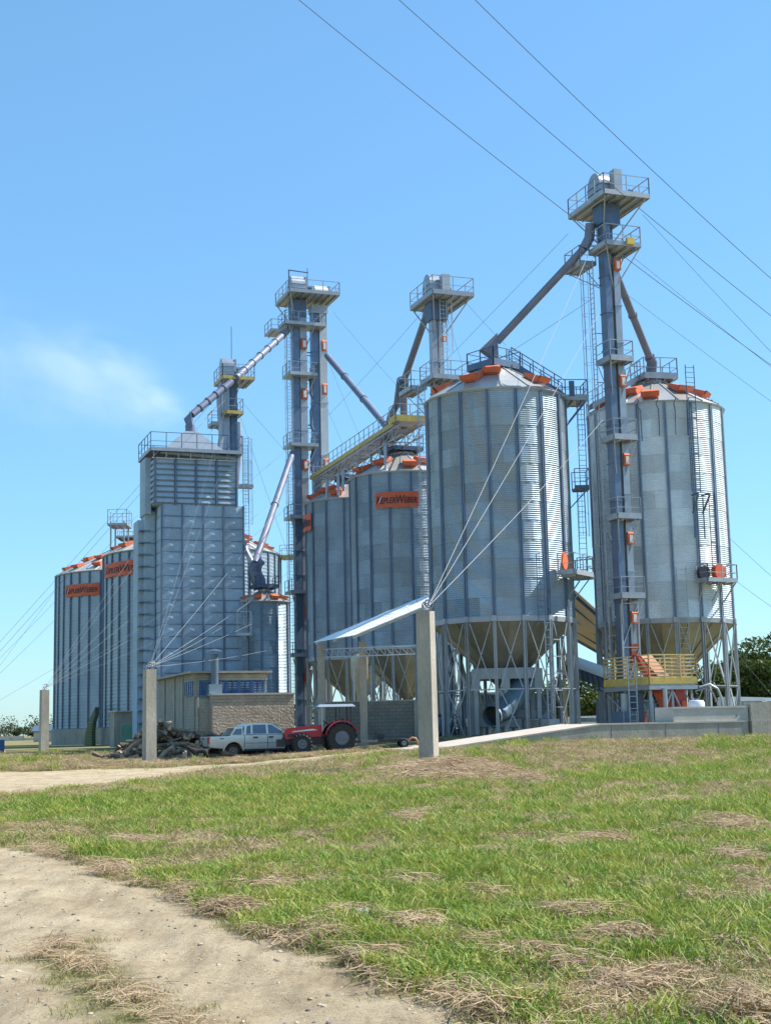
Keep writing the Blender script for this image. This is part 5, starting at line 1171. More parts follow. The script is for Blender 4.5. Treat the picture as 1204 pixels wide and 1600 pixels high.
ubox('grille', TRIM, tk, (2.1, 0, 1.02), (.06, .5, .34)); MB().box((1.0, 0, .72), (2.4, .42, .42)).build('engine_block', TRIM, tk); MB().box((-.9, 0, .85), (1.2, .5, .6)).build('gearbox', TRIM, tk); MB().box((2.3, 0, .62), (.4, .7, .42)).build('front_weights', TRIM, tk)
ubox('front_axle', TRIM, tk, (fx2, 0, .52), (.18, 1.3, .18)); ubox('fuel_tank', TRIM, tk, (-.0, -.5, .68), (.8, .3, .4)); ubox('step', TRIM, tk, (-.05, -.62, .42), (.4, .3, .04)); ubox('platform', TRIM, tk, (-.45, 0, .98), (.9, 1.2, .06))
MB().tube((1.1, .2, 1.5), (1.1, .2, 2.15), .045, 8).build('exhaust', TRIM, tk)
SEAT = TRIM
MB().box((-.95, 0, 1.38), (.5, .5, .14)).box((-1.2, 0, 1.66), (.13, .48, .55), Matrix.Rotation(-.15, 3, 'Y')).build('seat', SEAT, tk)
m = MB(); n = 14; c = Vector((-.28, 0, 1.72)); M = Matrix.Rotation(-.6, 3, 'Y'); m.path([c+M @ Vector((.2*math.cos(6.2832*k/n), .2*math.sin(6.2832*k/n), 0)) for k in range(n+1)], .018, 6); m.tube(c, c+Vector((.22, 0, -.35)), .03, 8); m.build('steering_wheel', TRIM, tk)
for x in (-1.62, -.98, -.0):
    for s in (-1, 1):
        if x == -.98: ubox('canopy_post', TRIM, tk, (x-.0, s*.62, 1.9), (.06, .06, 1.3))
        else: ubox('canopy_post', TRIM if x < -1 else STEEL, tk, (x, s*.6, 1.92), (.1 if x < -1 else .06, .07, 1.36))
CAN = nmat('canopy_sheet', (.22, .27, .33), .6, .1, .05)
m = MB(); X0, X1 = -1.9, .3; m.add([(X0, -.75, 2.58), (X1, -.75, 2.58), (X1, .75, 2.58), (X0, .75, 2.58), (X0+.15, -.62, 2.72), (X1-.15, -.62, 2.72), (X1-.15, .62, 2.72), (X0+.15, .62, 2.72)], [(3, 2, 1, 0), (0, 1, 5, 4), (1, 2, 6, 5), (2, 3, 7, 6), (3, 0, 4, 7), (4, 5, 6, 7)]); m.build('sun_canopy', CAN, tk)
ubox('lift_arm', TRIM, tk, (-1.9, 0, .6), (.7, .6, .12))
# low implement behind the tractor with its drawbar
q = at(604, 1160, 79); im = thing('flatbed_trailer', 'low dark trailer chassis with a pale drawbar beside the block wall', 'trailer', (q.x, q.y, terr(q.x, q.y)), R_(5))
MB().box((1.3, 0, .42), (3.6, 1.2, .14)).build('bed', TRIM, im); MB().bar((-.5, 0, .42), (-2.3, 0, .35), .12).bar((-.5, .5, .42), (-1.7, 0, .38), .08).bar((-.5, -.5, .42), (-1.7, 0, .38), .08).build('drawbar', STEEL, im)
MB().bar((-.75, -.3, .4), (-.6, -.3, .95), .09).build('jack', TRIM, im); ubox('winch', TRIM, im, (-.35, 0, .62), (.4, .3, .3))
for x in (.9, 2.3):
    for s in (-1, 1): wheel(im, x, s*.66, .26, .18, .14)
# green/grey barrel with hose by the near post
q = at(646, 1150, 76); hs = thing('hose_coil', 'orange brown hose end lying by the ramp foot', 'hose', (q.x, q.y, .6)); MB().path([(-.3, 0, .25), (-.1, 0, .42), (.1, 0, .38), (.2, 0, .2), (.22, 0, .0)], .06, 8).build('hose', nmat('hose_rubber', (.45, .2, .12), .6, 0, .1), hs, smooth=True)

# ---------------------------------------------------------------- firewood
BARK = nmat('bark', (.17, .12, .085), .9, 0, .35, 3, rnd=.5, bump=.01); CUT = nmat('cut_wood', (.42, .29, .18), .85, 0, .2, 5, rnd=.25); STRIP = nmat('bare_wood', (.30, .21, .145), .85, 0, .25, 4, rnd=.35)
LM = []
for k in range(9):
    L = random.uniform(.7, 1.7); r = random.uniform(.055, .13); kx, kz = random.uniform(-.13, .13), random.uniform(-.1, .1); m = MB()
    P_ = [(-L/2, 0, 0), (-L/6, kx, kz), (L/6, kx*.7, kz*1.2), (L/2, 0, 0)]; m.path(P_, [r*1.15, r, r*.95, r*.8], 7, caps=False); nside = len(m.v); nf = len(m.f)
    m.cur = 1; m.f.append(tuple(range(6, -1, -1))); m.mi.append(1); m.f.append(tuple(range(21, 28))); m.mi.append(1)
    LM.append(m.mesh('log', [BARK if k % 3 else STRIP, CUT], False))
HC = Vector((-12.6, 80.6)); 
def heap(x, y):
    dx, dy = (x-HC.x), (y-HC.y); e_ = math.exp(-((dx+.6)/1.75)**2-(dy/1.5)**2)*1.85+math.exp(-((dx-2.4)/1.8)**2-(dy/1.4)**2)*1.25
    e_ += math.exp(-((dx-5.0)/1.6)**2-((dy-1.2)/1.2)**2)*1.0; return e_
nlog = 0; tries = 0
while nlog < 262 and tries < 6000:
    tries += 1; x = random.uniform(HC.x-3.4, HC.x+6.6); y = random.uniform(HC.y-2.3, HC.y+1.6); hh = heap(x, y)
    if hh < .1: 
        if random.random() > .03: continue
        hh = .1
    lv = hh if random.random() < .8 else random.uniform(.08, hh)
    gx = (heap(x+.15, y)-heap(x-.15, y))/.3
    o = bpy.data.objects.new('log', random.choice(LM)); COL.objects.link(o)
    o.location = (x, y, terr(x, y)+max(.08, lv-.05)); o.rotation_euler = (random.uniform(0, 6), -math.atan(gx)*.6+random.gauss(0, .30), random.gauss(.1, .9))
    tag(o, 'rough firewood log in the heap beside the block building', 'log', 'firewood heap'); nlog += 1

# ---------------------------------------------------------------- dogs
def dog(label, x, y, rot, s, mat):
    V = [(0, 0, .36), (.2, 0, .38), (.36, 0, .42), (.48, 0, .52), (.56, 0, .53), (.66, 0, .49), (-.2, 0, .38), (-.3, 0, .40), (-.45, 0, .50),
         (.22, .07, .26), (.22, .08, .12), (.23, .08, .02), (.22, -.07, .26), (.28, -.08, .12), (.29, -.08, .02), (-.24, .08, .27), (-.30, .08, .14), (-.27, .08, .02), (-.24, -.08, .27), (-.27, -.08, .14), (-.22, -.08, .02), (.53, .05, .60), (.53, -.05, .60)]
    E_ = [(0, 1), (1, 2), (2, 3), (3, 4), (4, 5), (0, 6), (6, 7), (7, 8), (1, 9), (9, 10), (10, 11), (1, 12), (12, 13), (13, 14), (6, 15), (15, 16), (16, 17), (6, 18), (18, 19), (19, 20), (3, 21), (3, 22)]
    rad = [.10, .115, .09, .07, .065, .035, .10, .05, .02, .05, .03, .028, .05, .03, .028, .06, .035, .028, .06, .035, .028, .022, .022]
    me = bpy.data.meshes.new('dog'); me.from_pydata([(a*s, b*s, c*s) for a, b, c in V], E_, []); me.materials.append(mat)
    o = bpy.data.objects.new('dog', me); COL.objects.link(o); md = o.modifiers.new('skin', 'SKIN'); md.use_smooth_shade = True
    for k, sv in enumerate(me.skin_vertices[0].data): sv.radius = (rad[k]*s, rad[k]*s)
    me.skin_vertices[0].data[0].use_root = True; sb = o.modifiers.new('sub', 'SUBSURF'); sb.levels = 1; sb.render_levels = 1
    o.location = (x, y, terr(x, y)); o.rotation_euler = (0, 0, rot); tag(o, label, 'dog')
q = at(313, 1186, 76.5); dog('black dog standing behind the pickup with its head low', q.x, q.y, math.pi+.25, 1.35, nmat('black_fur', (.015, .014, .014), .8, 0, .2, 8))
q = at(288, 1190, 75.5); dog('small grey dog facing the camera near the anchor post', q.x, q.y, -1.3, .95, nmat('grey_fur', (.23, .24, .24), .9, 0, .3, 9))
# ---------------------------------------------------------------- guy wires and power lines
WIRE = nmat('wire_steel', (.30, .31, .32), .9, 0, .05); WIREM = nmat('grey_cable', (.16, .18, .2), .9, 0, .05); WIRED = nmat('dark_cable', (.10, .11, .13), .9, 0, .05)
def wire(nm, label, cat, a, b, r=.014, sag=.004, mat=WIRE, group='guy wires', n=14):
    a = Vector(a); b = Vector(b); L = (b-a).length; m = MB()
    P_ = [(b-a)*(k/n)+Vector((0, 0, -4*sag*L*(k/n)*(1-k/n))) for k in range(n+1)]
    if n > 1: m.path(P_, r, 5, caps=False)
    o = m.build(nm, mat); o.location = a; tag(o, label, cat, group); return o
NP = Vector((pn.x+.1, 50, pn.z+.15)); MP = Vector((pm_.x, 70.5, pm_.z+.12)); LP = Vector((pl_.x, 108, pl_.z+.12))
for p, (px, py, d_), w in ((NP, (921, 392, 83.2), 'upper middle landing of the tallest tower'), (NP, (934, 492, 83.4), 'tallest tower shaft above the roofs'), (NP, (942, 655, 83.6), 'second landing of the tallest tower')):
    wire('guy_wire', 'bright guy wire from the nearest post to the '+w, 'guy wire', p, at(px, py, d_), .014)
    q = p.lerp(at(px, py, d_), .1); 
for px, py, d_, w in ((455, 765, 133, 'left twin tower above the small silo'), (456, 890, 133, 'left twin tower below its fourth landing'), (368, 965, 116, 'right edge of the dryer'), (352, 640, 124, 'short tower'), (350, 720, 124, 'foot of the short tower'), (458, 940, 133, 'left twin tower near its fifth landing'), (443, 1010, 117, 'foot of the small silo')):
    wire('guy_wire', 'guy wire from the heap side post to the '+w, 'guy wire', MP, at(px, py, d_), .009 if py > 760 else .007, mat=WIRE if py > 760 else WIREM)
for px, py, d_, w in ((352, 640, 124, 'short tower top'), (350, 690, 124, 'short tower neck'), (452, 690, 133, 'left twin tower third landing'), (454, 760, 133, 'left twin tower middle'), (455, 850, 133, 'left twin tower lower part'), (345, 900, 115.5, 'dryer face'), (330, 965, 115.5, 'lower dryer face')):
    wire('guy_wire', 'thin guy wire from the leftmost concrete post to the '+w, 'guy wire', LP, at(px, py, d_), .009)
for a, b, w in (((-60, 1090, 140), (215, 805, 150), 'wide silo walkway'), ((-60, 1120, 150), (100, 905, 160), 'leftmost silo eave'), ((-60, 1070, 130), (356, 600, 124), 'short tower head'), ((-60, 1110, 130), (150, 905, 140), 'gap between the wide silos'), ((-60, 1085, 120), (451, 505, 133), 'left twin tower head'), ((-60, 1128, 150), (92, 1040, 160), 'side of the leftmost silo')):
    wire('guy_wire', 'faint guy wire from beyond the left edge to the '+w, 'guy wire', at(*a), at(*b), .013, mat=WIRED)
for a, b, w in (((887, 365, 84), (560, 700, 112), 'tallest tower head, running down left behind the largest silo'), ((923, 468, 84), (700, 610, 100), 'tallest tower shaft, running down left'), ((1003, 335, 84), (1290, 640, 70), 'tallest tower head, running down right'), ((990, 403, 84), (1290, 640, 76), 'tallest tower second landing, running down right'), ((972, 455, 84), (1290, 690, 80), 'tallest tower shaft, running down right'),
    ((520, 487, 133), (640, 625, 112), 'right twin tower head, down to the catwalk'), ((660, 487, 100), (512, 650, 133), 'middle tower head, down left'), ((511, 560, 133), (565, 690, 125), 'right twin tower, steeply down'), ((512, 640, 133), (553, 735, 128), 'right twin tower, low'), ((725, 470, 100), (790, 540, 88), 'middle tower head, down right'), ((700, 500, 100), (722, 570, 95), 'middle tower, short'),
    ((376, 625, 124), (452, 712, 133), 'short tower, down to the left twin tower'), ((372, 640, 124), (455, 880, 133), 'short tower, long drop right'), ((450, 700, 133), (378, 762, 118), 'left twin tower, to the dryer top'), ((452, 790, 133), (380, 850, 118), 'left twin tower, to the dryer side'), ((1138, 840, 92), (1300, 985, 80), 'rightmost silo, upper of two down right'), ((1145, 905, 92), (1300, 1015, 80), 'rightmost silo, lower of two down right'), ((1150, 1020, 92), (1225, 1110, 85), 'foot of the rightmost silo')):
    wire('guy_wire', 'thin guy wire at the '+w, 'guy wire', at(*a), at(*b), .012, mat=WIRED)
for a, b, w in (((455, -10, 45), (1330, 660, 60), 'lowest'), ((610, -12, 45), (1330, 592, 60), 'middle'), ((728, -14, 45), (1330, 545, 60), 'highest')):
    wire('power_line', w+' of the three dark power lines crossing the upper sky', 'cable', at(*a), at(*b), .013, .012, WIRED, 'overhead lines', 24)
wire('guy_wire', 'thin wire running off the front of the dryer cap', 'guy wire', at(308, 668, 117), at(352, 625, 122), .014)

# ---------------------------------------------------------------- trees
def leafmat(name, c1, c2):
    m = bpy.data.materials.new(name); m.use_nodes = True; nt = m.node_tree; N = nt.nodes; L = nt.links; b = N['Principled BSDF']
    at_ = N.new('ShaderNodeAttribute'); at_.attribute_name = 'shade'; r = N.new('ShaderNodeValToRGB'); r.color_ramp.elements[0].color = (*c1, 1); r.color_ramp.elements[1].color = (*c2, 1)
    L.new(at_.outputs['Fac'], r.inputs[0]); L.new(r.outputs[0], b.inputs['Base Color']); b.inputs['Roughness'].default_value = .6
    b.inputs['Specular IOR Level'].default_value = .25
    tr = N.new('ShaderNodeBsdfTranslucent'); L.new(r.outputs[0], tr.inputs[0]); mx = N.new('ShaderNodeMixShader'); mx.inputs[0].default_value = .35
    L.new(b.outputs[0], mx.inputs[1]); L.new(tr.outputs[0], mx.inputs[2]); L.new(mx.outputs[0], N['Material Output'].inputs[0]); return m
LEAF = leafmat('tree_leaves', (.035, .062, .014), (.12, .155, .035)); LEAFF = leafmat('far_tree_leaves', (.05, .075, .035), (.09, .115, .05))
TRUNKM = nmat('tree_bark', (.11, .09, .07), .9, 0, .3, 2)
def tree(label, x, y, h, w, nleaf, leaf, lm=None, group='trees beyond the yard'):
    z0 = terr(x, y)-.1; t = thing('tree', label, 'tree', (x, y, z0), random.uniform(0, 6), group)
    m = MB().path([(0, 0, 0), (.1*h*.1, 0, h*.25), (0, .03*h, h*.5), (.02*h, 0, h*.7)], [h*.035, h*.028, h*.02, h*.008], 7)
    cl = []
    for k in range(max(7, int(16))):
        a = random.uniform(0, 6.28); zz = random.uniform(.32, .95); rr_ = w*.5*math.sqrt(max(.05, 1-((zz-.58)/.46)**2))*random.uniform(.35, .95)
        c = np.array([rr_*math.cos(a), rr_*math.sin(a), h*zz]); cl.append((c, random.uniform(.12, .24)*w, random.random())); 
        if k < 8: m.path([(0, 0, h*random.uniform(.2, .5)), tuple(c*.55+np.array([0, 0, h*.12])), tuple(c)], [h*.014, h*.009, h*.003], 5)
    m.build('trunk', TRUNKM, t)
    N_ = nleaf; idx = rng.integers(0, len(cl), N_); C = np.array([c[0] for c in cl])[idx]; S = np.array([c[1] for c in cl])[idx]; sh = np.array([c[2] for c in cl])[idx]
    v = rng.normal(size=(N_, 3)); v /= np.linalg.norm(v, axis=1)[:, None]; rad = rng.uniform(.45, 1.12, N_)**.6; p = C+v*(S*rad)[:, None]*np.array([1, 1, .75])
    a = rng.normal(size=(N_, 3)); a /= np.linalg.norm(a, axis=1)[:, None]; b = np.cross(a, rng.normal(size=(N_, 3))); b /= np.linalg.norm(b, axis=1)[:, None]
    sz = leaf*rng.uniform(.6, 1.3, N_)[:, None]; V = np.stack([p-a*sz, p+b*sz*.55, p+a*sz, p-b*sz*.55], 1).reshape(-1, 3)
    me = bpy.data.meshes.new('crown'); me.from_pydata(V.tolist(), [], np.arange(N_*4).reshape(-1, 4).tolist()); me.materials.append(lm or LEAF)
    at_ = me.attributes.new('shade', 'FLOAT', 'POINT'); val = np.clip(.5*sh+.5*rng.random(N_), 0, 1); at_.data.foreach_set('value', np.repeat(val, 4)); mobj('crown', me, t)
for i, (px, py, dist, w, lab) in enumerate(((1230, 985, 128, 9, 'tall dark green tree at the right edge behind the retaining wall'), (1185, 1018, 132, 7, 'rounded green tree between the rightmost silo and the right edge'), (1163, 1045, 126, 5, 'smaller green tree just right of the rightmost silo legs'), (1215, 1050, 118, 5, 'low bushy tree over the tall wall at the right edge'),
    (1130, 1052, 140, 8, 'green tree seen through the right legs of the rightmost silo'), (1085, 1060, 142, 8, 'green tree seen behind the cone of the rightmost silo'), (925, 1056, 146, 8, 'green tree seen between the two largest silos'), (895, 1078, 150, 7, 'low green tree left of the gap between the two largest silos'), (1040, 1066, 150, 8, 'green tree behind the yellow railed platform'), (980, 1068, 150, 8, 'green tree behind the base of the tallest tower'), (1182, 1072, 120, 4, 'bush in front of the trees over the retaining wall'))):
    q = at(px, py, dist); tree(lab, q.x, q.y, q.z, w, 7000 if i < 4 else 4200, .17 if i < 4 else .2, group='trees behind the silos on the right')
for i in range(26):
    px = -60+i*9+random.uniform(-4, 4); dist = random.uniform(560, 820); h = random.uniform(3.0, 6.5)*(1.0 if i % 7 else 1.5)
    q = at(px, 1147, dist); tree('small tree on the hazy far horizon beyond the pale boundary wall', q.x, q.y, h, h*random.uniform(1.2, 2.3), 420, .55, LEAFF, 'trees on the far horizon')
for i in range(12):
    px = 460+i*68+random.uniform(-10, 10); dist = random.uniform(300, 420); q = at(px, 1120, dist); tree('distant tree glimpsed low behind the silo legs', q.x, q.y, random.uniform(5, 9), random.uniform(10, 16), 700, .6, LEAFF, 'distant trees behind the silos')
# far boundary wall and huts on the left
for (px0, px1, py0, py1, dist, lab) in ((-60, 38, 1152, 1167, 330, 'long pale boundary wall at the far left, left of the leftmost post'), (40, 92, 1153, 1166, 330, 'long pale boundary wall between the leftmost post and the wide silo')):
    a, b = at(px0, py0, dist), at(px1, py0, dist); w_ = thing('boundary_wall', lab, 'wall', (a.x, a.y, 0), 0, 'far boundary walls'); hh = a.z
    MB().box(((b.x-a.x)/2, 0, hh/2-.3), (b.x-a.x, .3, hh+.6)).build('wall_leaf', CONCL, w_)
    n = int((b.x-a.x)/2.5)
    for k in range(n+1): ubox('pier', CONC, w_, ((b.x-a.x)*k/n, -.2, hh/2), (.3, .2, hh+.1))
q = at(84, 1150, 250); hu = thing('far_barn', 'low dark roofed barn beyond the leftmost silo', 'barn', (q.x, q.y, .2)); MB().box((0, 0, 1.0), (6, 4, 2)).build('wall', CONCL, hu); MB().prism([(-3.4, -2.4, 1.9), (3.4, -2.4, 1.9), (3.4, 0, 2.9), (-3.4, 0, 2.9)], (0, 0, .12)).prism([(-3.4, 2.4, 1.9), (3.4, 2.4, 1.9), (3.4, 0.01, 2.9), (-3.4, 0.01, 2.9)], (0, 0, .12)).build('roof', DSTEEL, hu)
q = at(-3, 1172, 120); vb = thing('blue_tank', 'dark blue tank cut by the left edge of the picture', 'tank', (q.x, q.y, .05)); MB().tube((0, 0, .3), (0, 0, 1.2), .55, 16).build('tank_shell', BLUE, vb); MB().box((0, 0, .15), (1.0, 1.0, .3)).build('plinth', CONC, vb)
# vehicles far behind on the right
for px, dist, lab in ((1168, 108, 'white parked van glimpsed above the tall wall at the right'), (1190, 112, 'grey parked van under the trees above the tall wall'), (918, 128, 'pale parked car glimpsed between the two largest silos')):
    q = at(px, 1090, dist); v = thing('parked_vehicle', lab, 'vehicle', (q.x, q.y, .9 if px > 1000 else .6), .3, 'vehicles parked behind the silos'); wp = nmat('vehicle_white', (.62, .64, .66), .35, 0, .04)
    MB().prism([(-2.2, -.85, .35), (2.2, -.85, .35), (2.25, -.85, .95), (1.5, -.85, 1.1), (.9, -.85, 1.6 if px < 1000 else 2.3), (-2.1, -.85, 1.55 if px < 1000 else 2.4)], (0, 1.7, 0)).build('body', wp, v)
    ubox('side_window', CARG, v, (-.5, -.86, 1.25 if px < 1000 else 1.8), (2.2, .03, .35 if px < 1000 else .5))
    for x in (-1.4, 1.4): 
        for s in (-1, 1): wheel(v, x, s*.78, .33, .22, .2)

# ---------------------------------------------------------------- grass, straw, stones
def grassmat(name, cols, trans=.3):
    m = bpy.data.materials.new(name); m.use_nodes = True; nt = m.node_tree; N = nt.nodes; L = nt.links; b = N['Principled BSDF']
    oi = N.new('ShaderNodeObjectInfo'); r = N.new('ShaderNodeValToRGB'); e = r.color_ramp.elements; e[0].color = (*cols[0], 1); e[1].color = (*cols[-1], 1)
    for k, c in enumerate(cols[1:-1]): q = e.new((k+1)/(len(cols)-1)); q.color = (*c, 1)
    L.new(oi.outputs['Random'], r.inputs[0]); L.new(r.outputs[0], b.inputs['Base Color']); b.inputs['Roughness'].default_value = .55; b.inputs['Specular IOR Level'].default_value = .3
    tr = N.new('ShaderNodeBsdfTranslucent'); L.new(r.outputs[0], tr.inputs[0]); mx = N.new('ShaderNodeMixShader'); mx.inputs[0].default_value = trans
    L.new(b.outputs[0], mx.inputs[1]); L.new(tr.outputs[0], mx.inputs[2]); L.new(mx.outputs[0], N['Material Output'].inputs[0]); return m
G_L = grassmat('lush_blades', [(.10, .21, .025), (.19, .285, .035), (.29, .33, .05), (.40, .36, .095)])
G_S = grassmat('short_blades', [(.22, .25, .07), (.32, .31, .10), (.42, .34, .16), (.25, .27, .08)])
G_D = grassmat('dry_blades', [(.40, .28, .16), (.50, .37, .23), (.26, .18, .10), (.44, .32, .19)], .15)
def tuft(name, n, h0, h1, w, rad, lean, mat, flat=False):
    V = []; F = []
    for k in range(n):
        a = random.uniform(0, 6.283); r = rad*math.sqrt(random.random()); x, y = r*math.cos(a), r*math.sin(a); h = random.uniform(h0, h1)
        d = random.uniform(0, 6.283); ln = random.uniform(.3, 1)*lean*h; dx, dy = math.cos(d), math.sin(d); s = random.uniform(0, 3.14); sx, sy = math.cos(s)*w/2, math.sin(s)*w/2
        b = len(V)
        if flat:
            z = random.uniform(.0, .07); dz = random.uniform(-.05, .09)
            for t, ww in ((0, 1), (.5, 1), (1, .4)): px, py, pz = x+dx*h*(t-.5), y+dy*h*(t-.5), z+dz*t+.03*math.sin(t*3.1); V += [(px-dy*w/2*ww, py+dx*w/2*ww, pz-.0), (px+dy*w/2*ww, py-dx*w/2*ww, pz+w*.4)]
        else:
            for t, ww in ((0, 1), (.45, .9), (.8, .6)): px, py, pz = x+dx*ln*t*t, y+dy*ln*t*t, h*t*(1-.18*t*lean); V += [(px-sx*ww, py-sy*ww, pz), (px+sx*ww, py+sy*ww, pz)]
            V.append((x+dx*ln, y+dy*ln, h*(1-.3*lean)))
        F += [(b, b+1, b+3, b+2), (b+2, b+3, b+5, b+4)]
        if not flat: F.append((b+4, b+5, b+6))
    me = bpy.data.meshes.new(name); me.from_pydata(V, [], F); me.materials.append(mat); return bpy.data.objects.new(name, me)
def scatter(name, variants, pts, label=None):
    """pts: x,y,z,rot,scale,variant,tilt -> one object of instances"""
    col = bpy.data.collections.new(name+'_sources')
    for v in variants: col.objects.link(v)
    P_ = np.array(pts, dtype=np.float32); me = bpy.data.meshes.new(name); me.vertices.add(len(P_)); me.vertices.foreach_set('co', P_[:, :3].ravel())
    for an, c, tp in (('rot', 3, 'FLOAT'), ('scl', 4, 'FLOAT'), ('var', 5, 'INT')):
        a = me.attributes.new(an, tp, 'POINT'); a.data.foreach_set('value', P_[:, c].astype(np.int32) if tp == 'INT' else P_[:, c].copy())
    o = bpy.data.objects.new(name, me); COL.objects.link(o); o['kind'] = 'stuff'
    ng = bpy.data.node_groups.new(name, 'GeometryNodeTree'); ng.interface.new_socket('Geometry', in_out='INPUT', socket_type='NodeSocketGeometry'); ng.interface.new_socket('Geometry', in_out='OUTPUT', socket_type='NodeSocketGeometry')
    N = ng.nodes; L = ng.links; gi = N.new('NodeGroupInput'); go = N.new('NodeGroupOutput'); ip_ = N.new('GeometryNodeInstanceOnPoints'); ci = N.new('GeometryNodeCollectionInfo')
    ci.inputs['Collection'].default_value = col; ci.inputs['Separate Children'].default_value = True; ci.inputs['Reset Children'].default_value = True
    def na(nm, tp): n = N.new('GeometryNodeInputNamedAttribute'); n.data_type = tp; n.inputs[0].default_value = nm; return n.outputs[0]
    m2p = N.new('GeometryNodeMeshToPoints'); L.new(gi.outputs[0], m2p.inputs[0]); L.new(m2p.outputs[0], ip_.inputs['Points']); L.new(ci.outputs[0], ip_.inputs['Instance']); ip_.inputs['Pick Instance'].default_value = True
    L.new(na('var', 'INT'), ip_.inputs['Instance Index']); cx_ = N.new('ShaderNodeCombineXYZ'); L.new(na('rot', 'FLOAT'), cx_.inputs[2]); L.new(cx_.outputs[0], ip_.inputs['Rotation']); L.new(na('scl', 'FLOAT'), ip_.inputs['Scale']); L.new(ip_.outputs[0], go.inputs[0])
    md = o.modifiers.new('scatter', 'NODES'); md.node_group = ng; return o
GV = [tuft('blade_a%d' % k, 15, .08, .21, .0095, .13, 1.15, G_L) for k in range(3)]+[tuft('blade_b%d' % k, 18, .05, .13, .009, .15, 1.2, G_S) for k in range(3)]+[tuft('blade_c%d' % k, 12, .06, .17, .008, .14, 1.5, G_D) for k in range(2)]
SV = [tuft('straw_a%d' % k, 30, .14, .45, .0065, .20, 1, G_D, True) for k in range(4)]
# swaths of cut straw, surveyed: centre px,py, width, height in the picture, weight
SW = [(930, 1305, 110, 12, 1), (800, 1300, 90, 8, .8), (865, 1316, 70, 8, .8), (1140, 1282, 90, 20, 1), (1150, 1335, 60, 10, .8), (770, 1325, 70, 8, .6), (920, 1420, 70, 16, 1), (860, 1412, 60, 12, .9), (960, 1455, 110, 10, 1), (760, 1390, 30, 20, .8),
      (640, 1435, 80, 12, 1), (820, 1480, 120, 16, 1), (740, 1465, 90, 12, .8), (1000, 1520, 110, 16, .95), (900, 1500, 100, 11, .7), (1150, 1565, 110, 22, .9), (550, 1420, 60, 12, 1), (400, 1375, 70, 8, .8), (210, 1310, 45, 8, .8), (290, 1385, 90, 12, 1), (360, 1410, 80, 14, 1.1), (160, 1352, 90, 10, .9), (490, 1450, 90, 18, .9), (600, 1480, 80, 16, .8),
      (640, 1250, 60, 14, .7), (1060, 1230, 90, 10, .6), (820, 1195, 120, 10, .6), (640, 1370, 60, 8, .5), (60, 1340, 90, 8, .8), (500, 1310, 60, 6, .5), (1100, 1395, 80, 10, .5), (760, 1560, 90, 16, .6), (480, 1500, 120, 20, .9), (680, 1545, 110, 22, 1)]
SWW = []
for px, py, w, h, k in SW:
    z = .35 if py < 1260 else .1; 
    if py < 1215: z = .5
    c = onz(px, py, z); 
    if c.y > 75: continue
    a = onz(px, py-h/2, z); b = onz(px, py+h/2, z); sx = w/2200*c.y/2; sy = max(.25, (a.y-b.y)/2) if a.y < 90 else 2; SWW.append((c.x, c.y, sx, min(sy, 3.0), k))
SWW.append((1.75, 45.3, 1.6, 4.0, 1.5))
def straw_w(x, y):
    s = 0
    for cx_, cy_, sx, sy, k in SWW:
        q = ((x-cx_)/sx)**2+((y-cy_)/sy)**2
        if q < 5: s = max(s, k*1.1*math.exp(-q*1.2))
    return s
pts = []; spts = []; tot = 0
# yards where nothing grows: ramp and buildings footprint test
def blocked(x, y):
    q = Vector((x-A0.x, y-A0.y)); u = q.x*U_.x+q.y*U_.y; v = q.x*V_.x+q.y*V_.y
    return u > -1.6 and v > -.12
y = 6.6
NF = mnoise.noise
while y < 100:
    dens = 105 if y < 12 else (75 if y < 18 else (42 if y < 28 else (22 if y < 45 else (11 if y < 75 else 4)))); half = .36*y+7.0; dy = .5 if y < 30 else 1.5
    n = int(dens*2*half*dy); sc0 = 1+max(0, (y-12))*.022
    X = rng.uniform(-half, half, n); Y = y+rng.uniform(0, dy, n); Rr = rng.random((n, 5))
    for i in range(n):
        x_, y_ = float(X[i]), float(Y[i])
        if blocked(x_, y_) or (abs(x_) > .31*y_+1.5 and Rr[i, 3] > .5): continue
        rm = road_mask(x_, y_)
        if Rr[i, 0] < rm*1.35-.12: 
            continue
        lush = NF(Vector((x_*.16, y_*.11, 2)))*.8+NF(Vector((x_*.6, y_*.4, 7)))*.6+NF(Vector((x_*1.9, y_*1.3, 11)))*.75
        band = 1.0 if y_ < 30 else max(-.7, 1.0-(y_-30)/14); edge = sm(rm*2.2)
        sw = straw_w(x_, y_)
        lv = .12+lush*1.2+.30*band-edge*1.0-sw*.7
        if y_ > 44: lv -= .25
        h_ = Rr[i, 1]
        if sw > .12 and rm < .6 and Rr[i, 2] < min(.9, sw*1.1): 
            spts.append((x_, y_, terr(x_, y_)+.005+.07*sw*Rr[i, 3], h_*6.28, sc0*(.55+.5*Rr[i, 4]), int(Rr[i, 3]*4), 0)); 
            if Rr[i, 4] < .5: continue
        if lv > .18+.5*(h_-.5): var = int(h_*3); sc = (.72+.55*Rr[i, 3])*(1+.25*min(1, max(0, lush)))
        elif Rr[i, 2] < .62: var = 3+int(h_*3); sc = .8+.5*Rr[i, 3]
        else: var = 6+int(h_*2); sc = .8+.5*Rr[i, 3]
        if rm > .25: sc *= .55; 
        if rm > .25 and var < 3: var += 3
        pts.append((x_, y_, terr(x_, y_)-.01, Rr[i, 4]*6.28, sc*sc0, min(var, 7), 0))
        if rm < .45 and Rr[i, 4] < .09+edge*.2+max(0, NF(Vector((x_*.45+9, y_*.45, 3))))*.45: spts.append((x_, y_, terr(x_, y_)+.01, h_*6.28, sc0*(.45+.4*Rr[i, 2]), int(h_*4), 0))
    y += dy
